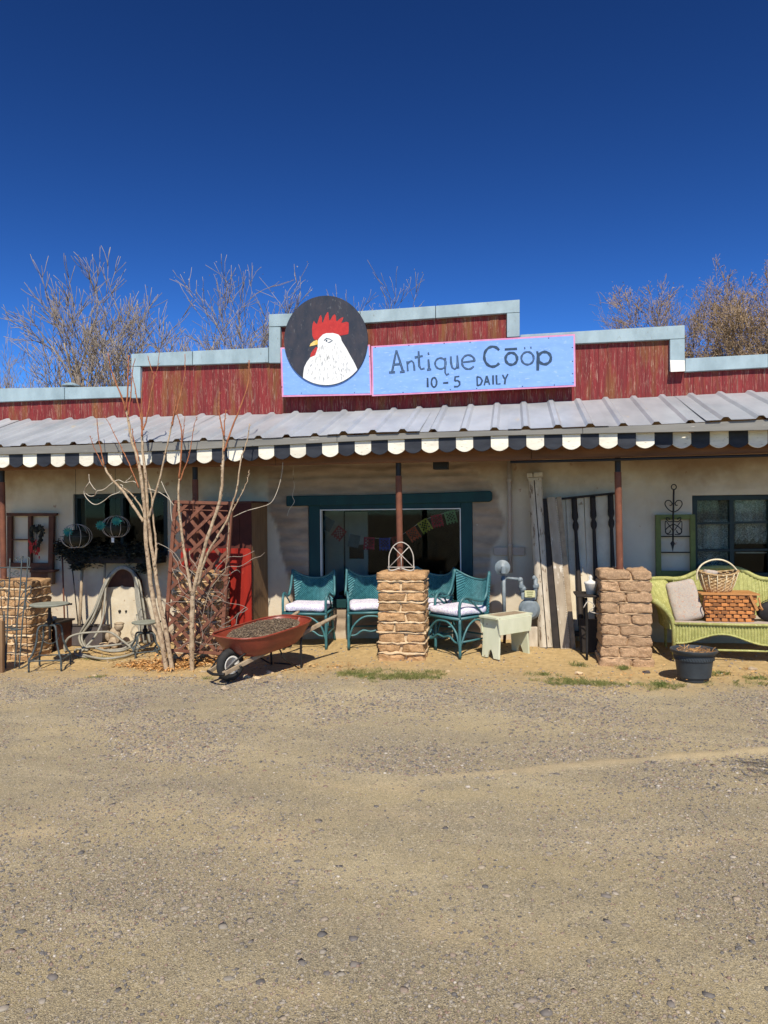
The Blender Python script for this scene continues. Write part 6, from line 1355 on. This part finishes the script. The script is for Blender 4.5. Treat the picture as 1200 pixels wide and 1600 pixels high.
tree('low spreading bare tree at the far left behind the parapet', 25, 500, 21, 8, .9, 2, 5, curl=.24, tw=.0105, r0=.10)
tree('thin bushy bare tree low behind the second parapet step', 318, 498, 20, 12, .9, 3, 5, curl=.26, tw=.0100, r0=.08)
tree('bare tree with dark seed tipped twigs just left of the round rooster disc', 420, 398, 20, 19, .95, 3, 5, 'darkbark', 'treetwig', curl=.28, tw=.0110, leaf=1, r0=.11, lean=-.05)
tree('smaller bare tree showing right of the round rooster disc', 590, 414, 21, 26, .95, 2, 5, 'darkbark', 'treetwig', curl=.28, tw=.0110, leaf=1, r0=.09)
tree('small rounded brown bare tree standing alone above the right parapet', 1050, 432, 22, 33, .55, 1, 6, 'darkbark', 'browntwig', curl=.36, tw=.0085, leaf=2, r0=.11, first=.58)
tree('large brown twiggy tree with dark limbs at the right edge', 1168, 390, 20, 40, .75, 2, 7, 'darkbark', 'browntwig', curl=.38, tw=.0080, leaf=2, hang=.05, r0=.16)
tree('brown twiggy tree low behind the far right parapet step', 1125, 488, 21, 47, .6, 2, 5, 'darkbark', 'browntwig', curl=.36, tw=.0085, leaf=3, r0=.12)
tree('second large brown tree beyond the right edge', 1260, 400, 21, 52, .9, 2, 6, 'darkbark', 'browntwig', curl=.36, tw=.0085, leaf=3, r0=.16)

# a leaning tree just right of the camera: one low limb throws the small shadow at the right edge of the lot
sp_ = G(1222, 1206) + tosun * 3.2
ot = thing('overhanging_tree', 'bare limb of a tree beyond the right edge whose shadow falls on the lot', 'tree', (sp_.x + 2.2, sp_.y - .6, 0)); l_ = Vector(ot.location)
MB().tube(smooth([(0, 0, -.1), (.05, 0, 1.2), (-.1, .05, 2.4), (.1, 0, 3.6), (.2, 0, 4.6)], 4), [.14 - .004 * i for i in range(17)], 10).build('trunk', M['treebark'], ot, smooth=True)
MB().tube(smooth([Vector((-.05, .03, 2.0)), Vector((-.9, .3, 2.3)), sp_ - l_ + Vector((.5, 0, 0)), sp_ - l_ + Vector((.25, .05, .06))], 6), [.05 - .0018 * i for i in range(19)], 8).build('limb', M['treebark'], ot, smooth=True)
mb = MB(); rt = random.Random(3)
for i in range(34): a_ = sp_ - l_ + Vector((rt.uniform(.1, .6), rt.gauss(0, .05), rt.gauss(0, .07))); mb.tube([a_, a_ + Vector((-.2, rt.gauss(.02, .03), rt.gauss(0, .03))), a_ + Vector((-.42, rt.gauss(.06, .05), rt.gauss(.03, .05)))], [.006, .005, .003], 4)
mb.build('twigs', M['treebark'], ot, kind='stuff')

for i, (a, b, c) in enumerate([(402, 1060, .035), (415, 1066, .022), (436, 1058, .028), (352, 1076, .03), (150, 1056, .028), (143, 1060, .02), (203, 1063, .03), (213, 1060, .02), (905, 1052, .03), (1010, 1050, .028), (1175, 1046, .035), (318, 1050, .025), (700, 1049, .02)]):
    rock(a, b, (c * 1.3, c, c * .55), ['small pale stone on the dirt just right of the wheelbarrow wheel', 'grey chip of stone below the wheelbarrow legs', 'flat tan stone under the wheelbarrow leg brace', 'pebble in front of the wheelbarrow tyre', 'pale stone at the left edge of the gravel below the coiled hose', 'tiny stone touching the pale stone below the coiled hose', 'stone left of the fallen leaves', 'smaller stone left of the fallen leaves', 'stone on the dirt left of the right adobe pillar', 'reddish stone at the foot of the right adobe pillar', 'pale crumpled stone under the front of the green sofa', 'stone between the single sapling and the wheelbarrow wheel', 'small stone in front of the middle adobe pillar'][i], ['mortar', 'slate', 'stone', 'stone'][i % 4], i + 20)
